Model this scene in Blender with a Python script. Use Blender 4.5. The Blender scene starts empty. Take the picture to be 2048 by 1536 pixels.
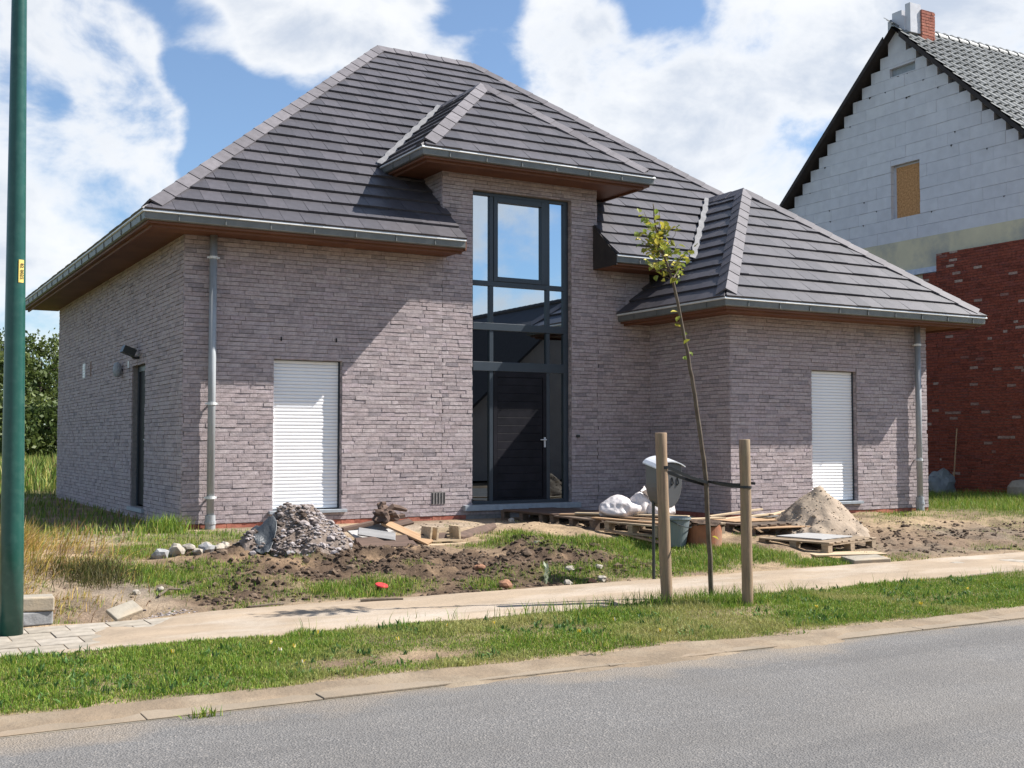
import bpy, bmesh, math, random
import numpy as np
from mathutils import Vector, Matrix, noise as mnoise

SC = bpy.context.scene
COL = SC.collection
R = math.radians
random.seed(11)
RNG = np.random.default_rng(11)

# ------------------------------------------------------------------ camera, sky, sun, exposure
cam_d = bpy.data.cameras.new("camera")
cam = bpy.data.objects.new("camera", cam_d)
COL.objects.link(cam)
cam_d.sensor_width = 36.0
cam_d.lens = 41.1
cam_d.clip_start = 0.05
cam_d.clip_end = 3000
cam.location = (0, 0, 1.5)
cam.rotation_euler = (R(90) + math.atan(114 / 2338.0), 0, -R(29.8))
SC.camera = cam

SUN_TO = Vector((2.75, -1.0, 3.06)).normalized()      # direction towards the sun
sun_d = bpy.data.lights.new("sun", "SUN")
sun_d.energy = 5.0
sun_d.angle = R(0.5)
sun_d.color = (1.0, 0.955, 0.89)
sun = bpy.data.objects.new("sun", sun_d)
COL.objects.link(sun)
sun.rotation_euler = SUN_TO.to_track_quat('Z', 'Y').to_euler()
sun.location = (30, -10, 40)

SC.view_settings.view_transform = 'Standard'
SC.view_settings.look = 'None'
SC.view_settings.gamma = 1.0
SC.view_settings.use_curve_mapping = False
SC.view_settings.exposure = 1.0
SC.render.engine = 'CYCLES'
SC.cycles.max_bounces = 6
SC.cycles.diffuse_bounces = 3
SC.cycles.glossy_bounces = 3
SC.cycles.transmission_bounces = 4
SC.cycles.transparent_max_bounces = 8
SC.cycles.caustics_reflective = False
SC.cycles.caustics_refractive = False
try:
    SC.cycles.use_denoising = True
except Exception:
    pass

W = bpy.data.worlds.new("World")
SC.world = W
W.use_nodes = True


def build_sky():
    nt = W.node_tree
    N, L = nt.nodes, nt.links
    N.clear()
    out = N.new("ShaderNodeOutputWorld")
    bg = N.new("ShaderNodeBackground")
    bg.inputs[1].default_value = 0.059
    L.new(bg.outputs[0], out.inputs[0])
    sky = N.new("ShaderNodeTexSky")
    sky.sky_type = 'NISHITA'
    sky.sun_disc = False
    sky.sun_elevation = math.asin(SUN_TO.z)
    sky.sun_rotation = math.atan2(SUN_TO.x, SUN_TO.y)
    sky.air_density = 1.0
    sky.dust_density = 0.4
    sky.ozone_density = 1.1
    tc = N.new("ShaderNodeTexCoord")
    d = tc.outputs['Generated']

    def vmath(op, a, b=None):
        n = N.new("ShaderNodeVectorMath"); n.operation = op
        L.new(a, n.inputs[0])
        if b is not None:
            if isinstance(b, (tuple, list)): n.inputs[1].default_value = b
            else: L.new(b, n.inputs[1])
        return n

    def m(op, a, b=None, c=None, clamp=False):
        n = N.new("ShaderNodeMath"); n.operation = op; n.use_clamp = clamp
        for i, v in enumerate((a, b, c)):
            if v is None: continue
            if isinstance(v, (int, float)): n.inputs[i].default_value = v
            else: L.new(v, n.inputs[i])
        return n.outputs[0]

    def mr(v, a, b, c=0.0, e=1.0, smooth=True):
        n = N.new("ShaderNodeMapRange")
        n.interpolation_type = 'SMOOTHSTEP' if smooth else 'LINEAR'
        L.new(v, n.inputs[0])
        for i, x in enumerate((a, b, c, e)): n.inputs[i + 1].default_value = x
        return n.outputs[0]

    nrm = vmath('NORMALIZE', d).outputs[0]
    st = vmath('MULTIPLY', nrm, (1.0, 1.0, 1.55)).outputs[0]

    def fbm(vec, scale, detail, rough, off):
        v = vmath('ADD', vec, off).outputs[0]
        n = N.new("ShaderNodeTexNoise")
        n.noise_dimensions = '3D'
        n.inputs['Scale'].default_value = scale
        n.inputs['Detail'].default_value = detail
        n.inputs['Roughness'].default_value = rough
        n.inputs['Distortion'].default_value = 0.25
        L.new(v, n.inputs['Vector'])
        return n.outputs['Fac']

    n1 = fbm(st, 7.0, 10, 0.58, (3.1, 1.7, 0.4))
    n2 = fbm(st, 2.6, 4, 0.5, (0.3, 5.1, 2.2))
    # cloud banks (+) and clear gaps (-) as directions in the sky: dir, angular radius, amount
    blobs = [((0.148, 0.935, 0.323), 0.047, 0.24),
             ((0.205, 0.934, 0.293), 0.051, 0.26),
             ((0.167, 0.937, 0.308), 0.038, 0.16),
             ((0.296, 0.891, 0.345), 0.064, 0.26),
             ((0.331, 0.883, 0.332), 0.038, 0.2),
             ((0.398, 0.855, 0.331), 0.051, 0.24),
             ((0.144, 0.966, 0.217), 0.064, 0.26),
             ((0.176, 0.971, 0.165), 0.073, 0.26),
             ((0.212, 0.946, 0.247), 0.034, 0.22),
             ((0.138, 0.986, 0.096), 0.047, 0.18),
             ((0.111, 0.984, 0.141), 0.064, 0.2),
             ((0.507, 0.797, 0.328), 0.051, 0.22),
             ((0.555, 0.781, 0.286), 0.064, 0.26),
             ((0.635, 0.719, 0.282), 0.077, 0.28),
             ((0.675, 0.675, 0.296), 0.051, 0.24),
             ((0.613, 0.756, 0.229), 0.086, 0.26),
             ((0.720, 0.614, 0.322), 0.073, 0.24),
             ((0.657, 0.672, 0.341), 0.064, 0.2),
             ((0.563, 0.793, 0.231), 0.051, 0.18),
             ((0.445, 0.839, 0.314), 0.026, 0.14),
             ((0.119, 0.955, 0.270), 0.026, -0.24),
             ((0.240, 0.918, 0.315), 0.032, -0.28),
             ((0.255, 0.927, 0.275), 0.034, -0.26),
             ((0.185, 0.917, 0.352), 0.030, -0.2),
             ((0.280, 0.927, 0.250), 0.047, -0.24),
             ((0.326, 0.903, 0.279), 0.047, -0.28),
             ((0.443, 0.827, 0.347), 0.034, -0.28),
             ((0.572, 0.749, 0.333), 0.036, -0.3),
             ((0.533, 0.771, 0.350), 0.026, -0.2),
             ((0.255, 0.941, 0.221), 0.026, -0.22),
             ((0.199, 0.942, 0.270), 0.015, -0.12),
             ((0.352, 0.860, 0.370), 0.034, -0.2),
             ((0.611, 0.727, 0.313), 0.019, -0.16),
             ((0.466, 0.834, 0.295), 0.021, -0.1),
             ((.640, .720, .26), .17, .16), ((.74, .60, .29), .16, .2), ((.17, .965, .19), .12, .10), ((.285, .925, .25), .030, .22), ((.33, .91, .25), .022, .18), ((.225, .93, .29), .018, -.18), ((.165, .95, .265), .030, -.20),
             ((.47, -.85, .22), .06, .27), ((.44, -.88, .14), .08, .24), ((.475, -.85, .10), .06, .2), ((.515, -.82, .23), .03, -.35)]
    tot = None
    for c, r, a in blobs:
        v = Vector(c).normalized()
        dp = N.new("ShaderNodeVectorMath"); dp.operation = 'DOT_PRODUCT'
        L.new(nrm, dp.inputs[0]); dp.inputs[1].default_value = v
        w = mr(dp.outputs['Value'], math.cos(r * 1.45), math.cos(r * 0.15), 0, a)
        tot = w if tot is None else m('ADD', tot, w)
    base = m('MULTIPLY_ADD', n2, 0.55, -0.275)
    tot = m('MINIMUM', m('MAXIMUM', tot, -0.30), 0.27)
    dens = m('ADD', m('ADD', m('MULTIPLY_ADD', n1, 1.5, -0.25), base), tot)
    fac = m('MULTIPLY_ADD', mr(dens, 0.47, 0.78), 0.93, 0.07)
    core = mr(dens, 0.62, 1.02)
    # cloud tone: white edges, slightly blue grey thick cores
    n3 = fbm(st, 9.0, 6, 0.6, (7.7, 2.4, 1.1))
    shade = m('MULTIPLY', core, mr(n3, 0.28, 0.60))
    ramp = N.new("ShaderNodeMix"); ramp.data_type = 'RGBA'
    L.new(shade, ramp.inputs['Factor'])
    ramp.inputs['A'].default_value = (8.8, 8.9, 9.0, 1)
    ramp.inputs['B'].default_value = (5.3, 5.9, 6.9, 1)
    tint = N.new("ShaderNodeMix"); tint.data_type = 'RGBA'; tint.blend_type = 'MULTIPLY'
    tint.inputs['Factor'].default_value = 1.0
    L.new(sky.outputs[0], tint.inputs['A'])
    tint.inputs['B'].default_value = (0.92, 1.14, 1.34, 1)
    mix = N.new("ShaderNodeMix"); mix.data_type = 'RGBA'
    L.new(m('MULTIPLY', fac, 0.93), mix.inputs['Factor'])
    L.new(tint.outputs['Result'], mix.inputs['A'])
    L.new(ramp.outputs['Result'], mix.inputs['B'])
    L.new(mix.outputs['Result'], bg.inputs[0])


build_sky()

# ------------------------------------------------------------------ materials


def nodes(name):
    mt = bpy.data.materials.new(name)
    mt.use_nodes = True
    nt = mt.node_tree
    return mt, nt, nt.nodes, nt.links, nt.nodes['Principled BSDF']


def rgba(c):
    return (c[0], c[1], c[2], 1.0)


def mat(name, c1, c2=None, scale=6.0, rough=0.8, bump=0.0, bscale=40.0, metal=0.0, spec=0.3, detail=5, stretch=(1, 1, 1), c3=None, s3=1.0, lo=0.35, hi=0.65):
    """Two tone noise mottling, an optional third large scale stain, and a noise bump, all in object space metres."""
    mt, nt, N, L, P = nodes(name)
    P.inputs['Roughness'].default_value = rough
    P.inputs['Metallic'].default_value = metal
    P.inputs['Specular IOR Level'].default_value = spec
    tc = N.new("ShaderNodeTexCoord")
    mp = N.new("ShaderNodeMapping")
    mp.inputs['Scale'].default_value = stretch
    L.new(tc.outputs['Object'], mp.inputs[0])
    P.inputs['Base Color'].default_value = rgba(c1)

    def tex(s, d=detail):
        n = N.new("ShaderNodeTexNoise")
        n.inputs['Scale'].default_value = s
        n.inputs['Detail'].default_value = d
        n.inputs['Roughness'].default_value = 0.62
        L.new(mp.outputs[0], n.inputs['Vector'])
        return n.outputs['Fac']
    if c2 is not None:
        mr = N.new("ShaderNodeMapRange")
        mr.inputs[1].default_value = lo; mr.inputs[2].default_value = hi
        L.new(tex(scale), mr.inputs[0])
        mx = N.new("ShaderNodeMix"); mx.data_type = 'RGBA'
        mx.inputs['A'].default_value = rgba(c1); mx.inputs['B'].default_value = rgba(c2)
        L.new(mr.outputs[0], mx.inputs['Factor'])
        col = mx.outputs['Result']
        if c3 is not None:
            mr2 = N.new("ShaderNodeMapRange")
            mr2.inputs[1].default_value = 0.48; mr2.inputs[2].default_value = 0.68
            L.new(tex(s3, 7), mr2.inputs[0])
            mx2 = N.new("ShaderNodeMix"); mx2.data_type = 'RGBA'
            L.new(col, mx2.inputs['A']); mx2.inputs['B'].default_value = rgba(c3)
            L.new(mr2.outputs[0], mx2.inputs['Factor'])
            col = mx2.outputs['Result']
        L.new(col, P.inputs['Base Color'])
    if bump > 0:
        b = N.new("ShaderNodeBump")
        b.inputs['Strength'].default_value = 1.0
        b.inputs['Distance'].default_value = bump
        L.new(tex(bscale, 6), b.inputs['Height'])
        L.new(b.outputs[0], P.inputs['Normal'])
    return mt


def tone_mat(name, stops, rough=0.85, mottling=0.18, mscale=30.0, bump=0.003, bscale=60.0, spec=0.25):
    """Colour per piece: point attribute 'tone' (0..1) picks a colour from the ramp, noise mottles it."""
    mt, nt, N, L, P = nodes(name)
    P.inputs['Roughness'].default_value = rough
    P.inputs['Specular IOR Level'].default_value = spec
    at = N.new("ShaderNodeAttribute"); at.attribute_name = "tone"
    rp = N.new("ShaderNodeValToRGB")
    el = rp.color_ramp.elements
    while len(el) > 1: el.remove(el[-1])
    el[0].position = stops[0][0]; el[0].color = rgba(stops[0][1])
    for p, c in stops[1:]:
        e = el.new(p); e.color = rgba(c)
    L.new(at.outputs['Fac'], rp.inputs[0])
    tc = N.new("ShaderNodeTexCoord")
    n = N.new("ShaderNodeTexNoise"); n.inputs['Scale'].default_value = mscale; n.inputs['Detail'].default_value = 5
    L.new(tc.outputs['Object'], n.inputs['Vector'])
    mr = N.new("ShaderNodeMapRange")
    mr.inputs[1].default_value = 0.3; mr.inputs[2].default_value = 0.7
    mr.inputs[3].default_value = 1 - mottling; mr.inputs[4].default_value = 1 + mottling
    L.new(n.outputs['Fac'], mr.inputs[0])
    mx = N.new("ShaderNodeMix"); mx.data_type = 'RGBA'; mx.blend_type = 'MULTIPLY'
    mx.inputs['Factor'].default_value = 1.0
    L.new(rp.outputs[0], mx.inputs['A']); L.new(mr.outputs[0], mx.inputs['B'])
    L.new(mx.outputs['Result'], P.inputs['Base Color'])
    if bump > 0:
        n2 = N.new("ShaderNodeTexNoise"); n2.inputs['Scale'].default_value = bscale; n2.inputs['Detail'].default_value = 4
        L.new(tc.outputs['Object'], n2.inputs['Vector'])
        b = N.new("ShaderNodeBump"); b.inputs['Distance'].default_value = bump; b.inputs['Strength'].default_value = 1.0
        L.new(n2.outputs['Fac'], b.inputs['Height']); L.new(b.outputs[0], P.inputs['Normal'])
    return mt


def col_mat(name, rough=0.9, bump=0.0, bscale=30.0, translucent=0.0, mottling=0.25, mscale=14.0, spec=0.15, fine=0.0):
    """Colour from the point attribute 'Col' with noise mottling."""
    mt, nt, N, L, P = nodes(name)
    P.inputs['Roughness'].default_value = rough
    P.inputs['Specular IOR Level'].default_value = spec
    at = N.new("ShaderNodeAttribute"); at.attribute_name = "Col"
    col = at.outputs['Color']
    tc = N.new("ShaderNodeTexCoord")
    for amp, sc in ((mottling, mscale), (fine, mscale * 9)):
        if amp <= 0: continue
        n = N.new("ShaderNodeTexNoise"); n.inputs['Scale'].default_value = sc; n.inputs['Detail'].default_value = 7
        n.inputs['Roughness'].default_value = 0.65
        L.new(tc.outputs['Object'], n.inputs['Vector'])
        mr = N.new("ShaderNodeMapRange")
        mr.inputs[1].default_value = 0.3; mr.inputs[2].default_value = 0.7
        mr.inputs[3].default_value = 1 - amp; mr.inputs[4].default_value = 1 + amp
        L.new(n.outputs['Fac'], mr.inputs[0])
        mx = N.new("ShaderNodeMix"); mx.data_type = 'RGBA'; mx.blend_type = 'MULTIPLY'
        mx.inputs['Factor'].default_value = 1.0
        L.new(col, mx.inputs['A']); L.new(mr.outputs[0], mx.inputs['B'])
        col = mx.outputs['Result']
    L.new(col, P.inputs['Base Color'])
    if bump > 0:
        n2 = N.new("ShaderNodeTexNoise"); n2.inputs['Scale'].default_value = bscale; n2.inputs['Detail'].default_value = 8
        n2.inputs['Roughness'].default_value = 0.65
        L.new(tc.outputs['Object'], n2.inputs['Vector'])
        b = N.new("ShaderNodeBump"); b.inputs['Distance'].default_value = bump; b.inputs['Strength'].default_value = 1.0
        L.new(n2.outputs['Fac'], b.inputs['Height']); L.new(b.outputs[0], P.inputs['Normal'])
    if translucent > 0:
        tr = N.new("ShaderNodeBsdfTranslucent"); L.new(col, tr.inputs['Color'])
        ms = N.new("ShaderNodeMixShader"); ms.inputs[0].default_value = translucent
        out = N['Material Output']
        L.new(P.outputs[0], ms.inputs[1]); L.new(tr.outputs[0], ms.inputs[2]); L.new(ms.outputs[0], out.inputs[0])
    return mt


def glass_mat(name, refl=0.5, tint=(0.75, 0.86, 0.97), trans=(0.10, 0.12, 0.14)):
    mt, nt, N, L, P = nodes(name)
    N.remove(P)
    g = N.new("ShaderNodeBsdfGlossy"); g.inputs['Color'].default_value = rgba(tint); g.inputs['Roughness'].default_value = 0.0
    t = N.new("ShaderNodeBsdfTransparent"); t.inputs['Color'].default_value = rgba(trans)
    fr = N.new("ShaderNodeFresnel"); fr.inputs[0].default_value = 1.5
    ad = N.new("ShaderNodeMath"); ad.operation = 'ADD'; ad.use_clamp = True; ad.inputs[1].default_value = refl
    L.new(fr.outputs[0], ad.inputs[0])
    ms = N.new("ShaderNodeMixShader")
    L.new(ad.outputs[0], ms.inputs[0]); L.new(t.outputs[0], ms.inputs[1]); L.new(g.outputs[0], ms.inputs[2])
    L.new(ms.outputs[0], N['Material Output'].inputs[0])
    return mt


M = {}
M['brick'] = tone_mat('grey_mauve_brick', [(0.0, (.215, .187, .20)), (.14, (.262, .228, .238)), (.30, (.312, .268, .275)), (.5, (.362, .30, .302)),
                                          (.7, (.40, .345, .345)), (.86, (.385, .32, .335)), (1.0, (.425, .378, .372))], rough=0.9, mottling=.18, mscale=22, bump=.004, bscale=55)
M['mortar'] = mat('brick_mortar', (.27, .25, .24), (.20, .185, .18), scale=20, rough=.95, bump=.003)
M['red_brick'] = tone_mat('red_brick', [(0, (.15, .042, .028)), (.3, (.205, .054, .034)), (.6, (.245, .066, .040)), (.972, (.20, .06, .045)), (.985, (.34, .24, .20)), (1, (.40, .30, .25))], rough=.9, mottling=.3, mscale=18)
M['plinth'] = tone_mat('plinth_brick', [(0, (.29, .095, .068)), (1, (.40, .155, .105))], rough=.9, mottling=.25, mscale=16)
M['tile'] = tone_mat('roof_tile', [(0, (.046, .044, .051)), (.5, (.060, .056, .064)), (1, (.078, .072, .081))], rough=.50, mottling=.14, mscale=9, bump=.0015, bscale=60, spec=.5)
M['cap'] = tone_mat('hip_tile', [(0, (.105, .097, .106)), (1, (.15, .139, .15))], rough=.62, mottling=.15, mscale=9, bump=.001, spec=.25)
M['deck'] = mat('roof_underlay', (.02, .02, .022), rough=.9)
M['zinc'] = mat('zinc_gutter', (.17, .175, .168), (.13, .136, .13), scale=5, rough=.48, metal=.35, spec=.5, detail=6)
M['zinc_lit_rim'] = mat('zinc_lit_rim', (.66, .67, .66), (.58, .59, .58), scale=8, rough=.5, metal=.15, spec=.5)  # sunlit edge of the gutter put into a paler zinc; pipe brackets share it
M['lead'] = mat('lead_flashing', (.22, .217, .222), (.16, .158, .162), scale=7, rough=.6, bump=.006, bscale=14)
M['wood_brown'] = mat('stained_wood', (.17, .075, .042), (.115, .048, .028), scale=3, rough=.62, stretch=(.4, .4, 6), bump=.001)
M['alu'] = mat('anthracite_frame', (.032, .043, .056), (.027, .037, .048), scale=4, rough=.38, spec=.5)
M['door'] = mat('anthracite_door', (.016, .015, .020), (.008, .008, .011), scale=4, rough=.5, spec=.15)
M['white_slat'] = mat('white_slat', (.86, .86, .87), (.82, .825, .84), scale=6, rough=.45, spec=.4)
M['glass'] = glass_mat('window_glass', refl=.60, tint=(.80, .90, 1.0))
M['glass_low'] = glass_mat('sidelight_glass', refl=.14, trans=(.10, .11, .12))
M['bluestone'] = mat('bluestone', (.33, .36, .39), (.26, .285, .31), scale=12, rough=.6, bump=.001)
M['pipe'] = mat('zinc_downpipe', (.40, .42, .44), (.31, .33, .345), scale=9, rough=.55, metal=.2, stretch=(2, 2, .25), c3=(.27, .28, .28), s3=3)
M['dark_metal'] = mat('dark_metal', (.02, .025, .025), rough=.4, spec=.5)
M['block'] = tone_mat('aerated_block', [(0, (.56, .565, .60)), (.5, (.60, .605, .64)), (1, (.64, .645, .67))], rough=.95, mottling=.06, mscale=5, bump=.002)
M['block_joint'] = mat('block_joint', (.30, .31, .34), rough=.95)
M['beam'] = mat('ring_beam', (.66, .60, .42), (.58, .53, .38), scale=2, rough=.9, c3=(.40, .39, .34), s3=1.3, bump=.002)
M['osb'] = mat('chipboard', (.60, .33, .14), (.36, .17, .065), scale=24, rough=.8, detail=3, bump=.002, bscale=30)
M['pantile'] = tone_mat('pantile', [(0, (.095, .10, .096)), (.5, (.14, .146, .142)), (1, (.20, .205, .198))], rough=.5, mottling=.25, mscale=6, spec=.5)
M['dark_wood'] = mat('dark_timber', (.045, .038, .036), (.03, .026, .026), scale=5, rough=.8)
M['plastic_blue'] = mat('white_foil', (.55, .60, .68), (.42, .48, .60), scale=9, rough=.35)
M['lamp_green'] = mat('green_paint', (.012, .075, .058), (.010, .062, .050), scale=5, rough=.32, spec=.5, c3=(.026, .088, .070), s3=14, bump=.0006, bscale=30)
M['sticker'] = mat('yellow_sticker', (.72, .55, .16), (.62, .46, .12), scale=40, rough=.5)
M['ink'] = mat('black_ink', (.03, .022, .015), rough=.6)
M['stake'] = mat('stake_wood', (.33, .225, .145), (.21, .145, .10), scale=9, rough=.82, stretch=(6, 6, .5), c3=(.26, .20, .12), s3=2.5, bump=.003, bscale=25)
M['stake_base'] = M['stake']
M['bark'] = mat('sapling_bark', (.085, .062, .045), (.14, .115, .085), scale=30, rough=.85, stretch=(1, 1, .4), bump=.001)
M['rubber'] = mat('black_rubber', (.012, .013, .014), rough=.38, spec=.5)
M['box_metal'] = mat('letterbox_paint', (.115, .115, .118), (.095, .096, .098), scale=3, rough=.38, spec=.5, metal=.2)
M['box_lid'] = mat('letterbox_lid', (.62, .63, .65), (.56, .57, .59), scale=3, rough=.35, metal=.2)
M['bucket'] = mat('grey_plastic', (.17, .20, .21), (.14, .17, .18), scale=5, rough=.4, spec=.5)
M['terracotta'] = mat('terracotta', (.34, .135, .07), (.26, .10, .055), scale=6, rough=.8, c3=(.28, .17, .11), s3=3, bump=.002)
M['soil'] = mat('wet_soil', (.10, .066, .045), (.05, .034, .024), scale=14, rough=.95, bump=.02, bscale=18)
M['plank_pale'] = mat('pale_plank', (.54, .42, .28), (.38, .29, .19), scale=6, rough=.8, stretch=(.6, 6, 6), bump=.001)
M['plank_tan'] = mat('tan_plank', (.44, .29, .17), (.33, .205, .115), scale=6, rough=.8, stretch=(.6, 6, 6), bump=.001)
M['plank_grey'] = mat('grey_board', (.37, .36, .35), (.28, .275, .27), scale=6, rough=.85, stretch=(.6, 4, 4), bump=.001)
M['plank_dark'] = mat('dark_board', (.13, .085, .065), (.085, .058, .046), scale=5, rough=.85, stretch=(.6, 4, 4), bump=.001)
M['pallet'] = mat('pallet_wood', (.36, .275, .19), (.25, .19, .13), scale=6, rough=.85, stretch=(3, .6, 6), bump=.001)
M['pallet_dark'] = mat('weathered_pallet_wood', (.17, .125, .095), (.105, .08, .062), scale=6, rough=.85, stretch=(3, .6, 6), bump=.001)
M['bag'] = mat('white_plastic_bag', (.62, .58, .57), (.48, .44, .43), scale=5, rough=.42, spec=.4, bump=.008, bscale=16)
M['sand'] = mat('sand', (.34, .27, .205), (.26, .205, .155), scale=7, rough=.95, bump=.010, bscale=26, c3=(.30, .24, .18), s3=3)
M['rubble'] = mat('rubble_mound', (.135, .10, .078), (.22, .18, .155), scale=12, rough=.95, bump=.03, bscale=16)
M['chunk'] = tone_mat('rubble_chunk', [(0, (.085, .06, .045)), (.35, (.165, .132, .115)), (.7, (.25, .215, .205)), (1, (.38, .345, .34))], rough=.95, mottling=.25, mscale=20, bump=.004)
M['clod'] = tone_mat('earth_clod', [(0, (.040, .026, .018)), (.5, (.08, .054, .037)), (1, (.14, .10, .07))], rough=.95, mottling=.3, mscale=24, bump=.006, bscale=50)
M['sand_clod'] = tone_mat('sand_clod', [(0, (.22, .17, .12)), (1, (.42, .33, .24))], rough=.95, mottling=.2)
M['rock'] = mat('pale_stone', (.38, .34, .285), (.27, .24, .20), scale=8, rough=.9, bump=.006, bscale=22)
M['rock_grey'] = mat('grey_stone', (.31, .31, .31), (.22, .22, .22), scale=9, rough=.9, bump=.006, bscale=22)
M['rock_red'] = mat('orange_brick_lump', (.33, .17, .10), (.23, .12, .075), scale=9, rough=.9, bump=.006)
M['concrete'] = mat('concrete', (.32, .285, .23), (.25, .222, .182), scale=9, rough=.92, bump=.003, bscale=50, c3=(.46, .37, .26), s3=1.4)
M['kerb'] = mat('sandy_kerb', (.26, .21, .155), (.205, .168, .125), scale=2.2, rough=.95, bump=.004, bscale=40, c3=(.26, .195, .135), s3=.9)
M['paver'] = tone_mat('concrete_paver', [(0, (.265, .232, .188)), (.5, (.295, .26, .212)), (1, (.325, .29, .245))], rough=.92, mottling=.24, mscale=9, bump=.002)
M['tarp'] = mat('dark_plastic_sheet', (.035, .04, .045), (.06, .066, .072), scale=7, rough=.42, spec=.5, bump=.02, bscale=9)
M['red_plastic'] = mat('red_plastic', (.55, .045, .05), rough=.4)
M['ground'] = col_mat('earth_and_turf', bump=.022, bscale=22, mottling=.32, mscale=5, fine=.28)
M['sand_film'] = mat('blown_sand', (.345, .268, .192), (.265, .208, .15), scale=1.6, rough=.96, bump=.010, bscale=20, c3=(.41, .355, .295), s3=.7, detail=9, stretch=(.6, 1.4, 1))
M['kerb_dirt'] = mat('kerb_dirt', (.235, .178, .122), (.165, .128, .09), scale=3, rough=.96, bump=.010, bscale=26, c3=(.29, .235, .17), s3=1.2, detail=9)
M['grass'] = col_mat('grass_blade', rough=.6, mottling=0, translucent=.28, spec=.3)
M['leaf'] = col_mat('tree_leaf', rough=.55, mottling=0, translucent=.30, spec=.3)
M['trunk'] = mat('tree_bark', (.08, .065, .05), (.05, .04, .03), scale=9, rough=.9, bump=.01, bscale=12)
M['opp_wall'] = mat('pale_render', (.50, .46, .42), (.44, .40, .37), scale=2, rough=.9)
M['opp_roof'] = mat('dark_roof', (.045, .042, .045), (.035, .033, .036), scale=4, rough=.7, bump=.01, bscale=8)
M['asph'] = None


def asphalt():
    mt, nt, N, L, P = nodes('asphalt')
    P.inputs['Roughness'].default_value = 0.85
    P.inputs['Specular IOR Level'].default_value = 0.3
    tc = N.new("ShaderNodeTexCoord")

    def nz(s, d, r=.6):
        n = N.new("ShaderNodeTexNoise"); n.inputs['Scale'].default_value = s; n.inputs['Detail'].default_value = d
        n.inputs['Roughness'].default_value = r
        L.new(tc.outputs['Object'], n.inputs['Vector']); return n.outputs['Fac']

    def mx(f, a, b):
        n = N.new("ShaderNodeMix"); n.data_type = 'RGBA'; L.new(f, n.inputs['Factor'])
        for k, v in (('A', a), ('B', b)):
            if isinstance(v, tuple): n.inputs[k].default_value = rgba(v)
            else: L.new(v, n.inputs[k])
        return n.outputs['Result']

    def mr(v, a, b, c=0, d=1):
        n = N.new("ShaderNodeMapRange")
        for i, x in enumerate((a, b, c, d)): n.inputs[i + 1].default_value = x
        L.new(v, n.inputs[0]); return n.outputs[0]
    vor = N.new("ShaderNodeTexVoronoi"); vor.inputs['Scale'].default_value = 95
    L.new(tc.outputs['Object'], vor.inputs['Vector'])
    sp = N.new("ShaderNodeSeparateColor"); L.new(vor.outputs['Color'], sp.inputs[0])
    c = mx(mr(sp.outputs[0], 0, 1), (.112, .108, .105), (.162, .157, .153))
    c = mx(mr(sp.outputs[1], .86, .92), c, (.23, .215, .20))
    c = mx(mr(nz(1.2, 8), .38, .66, 0, .5), c, (.118, .111, .104))
    c = mx(mr(nz(.35, 6), .5, .75, 0, .55), c, (.165, .150, .132))
    mp = N.new("ShaderNodeMapping"); mp.inputs['Scale'].default_value = (.10, 1.5, 1); L.new(tc.outputs['Object'], mp.inputs[0])
    tr = N.new("ShaderNodeTexNoise"); tr.inputs['Scale'].default_value = 1.3; tr.inputs['Detail'].default_value = 4; L.new(mp.outputs[0], tr.inputs['Vector'])
    c = mx(mr(tr.outputs['Fac'], .52, .70, 0, .5), c, (.088, .085, .084))
    c = mx(mr(tr.outputs['Fac'], .46, .30, 0, .5), c, (.175, .168, .160))
    # sandy drift along the kerb side, as dirt lying on the road
    sx = N.new("ShaderNodeSeparateXYZ"); L.new(tc.outputs['Object'], sx.inputs[0])
    y2 = N.new("ShaderNodeMath"); y2.operation = 'MULTIPLY_ADD'; L.new(nz(.9, 7), y2.inputs[0]); y2.inputs[1].default_value = 1.6
    L.new(sx.outputs['Y'], y2.inputs[2])
    c = mx(mr(y2.outputs[0], 6.98, 7.35, 0, .55), c, (.27, .215, .155))
    L.new(c, P.inputs['Base Color'])
    b = N.new("ShaderNodeBump"); b.inputs['Distance'].default_value = .006
    L.new(vor.outputs['Distance'], b.inputs['Height']); L.new(b.outputs[0], P.inputs['Normal'])
    return mt


M['asph'] = asphalt()

# ------------------------------------------------------------------ object helpers


def link(name, me, parent=None, kind=None, **props):
    o = bpy.data.objects.new(name, me)
    COL.objects.link(o)
    if parent is not None: o.parent = parent
    if kind: o['kind'] = kind
    for k, v in props.items(): o[k] = v
    return o


def tag(o, label, cat, group=None):
    o['label'] = label; o['category'] = cat
    if group: o['group'] = group
    return o


def thing(name, label, cat, loc=(0, 0, 0), rz=0.0, group=None):
    o = bpy.data.objects.new(name, None)
    COL.objects.link(o)
    o.location = loc; o.rotation_euler = (0, 0, rz)
    o.empty_display_size = .2
    return tag(o, label, cat, group)


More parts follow.
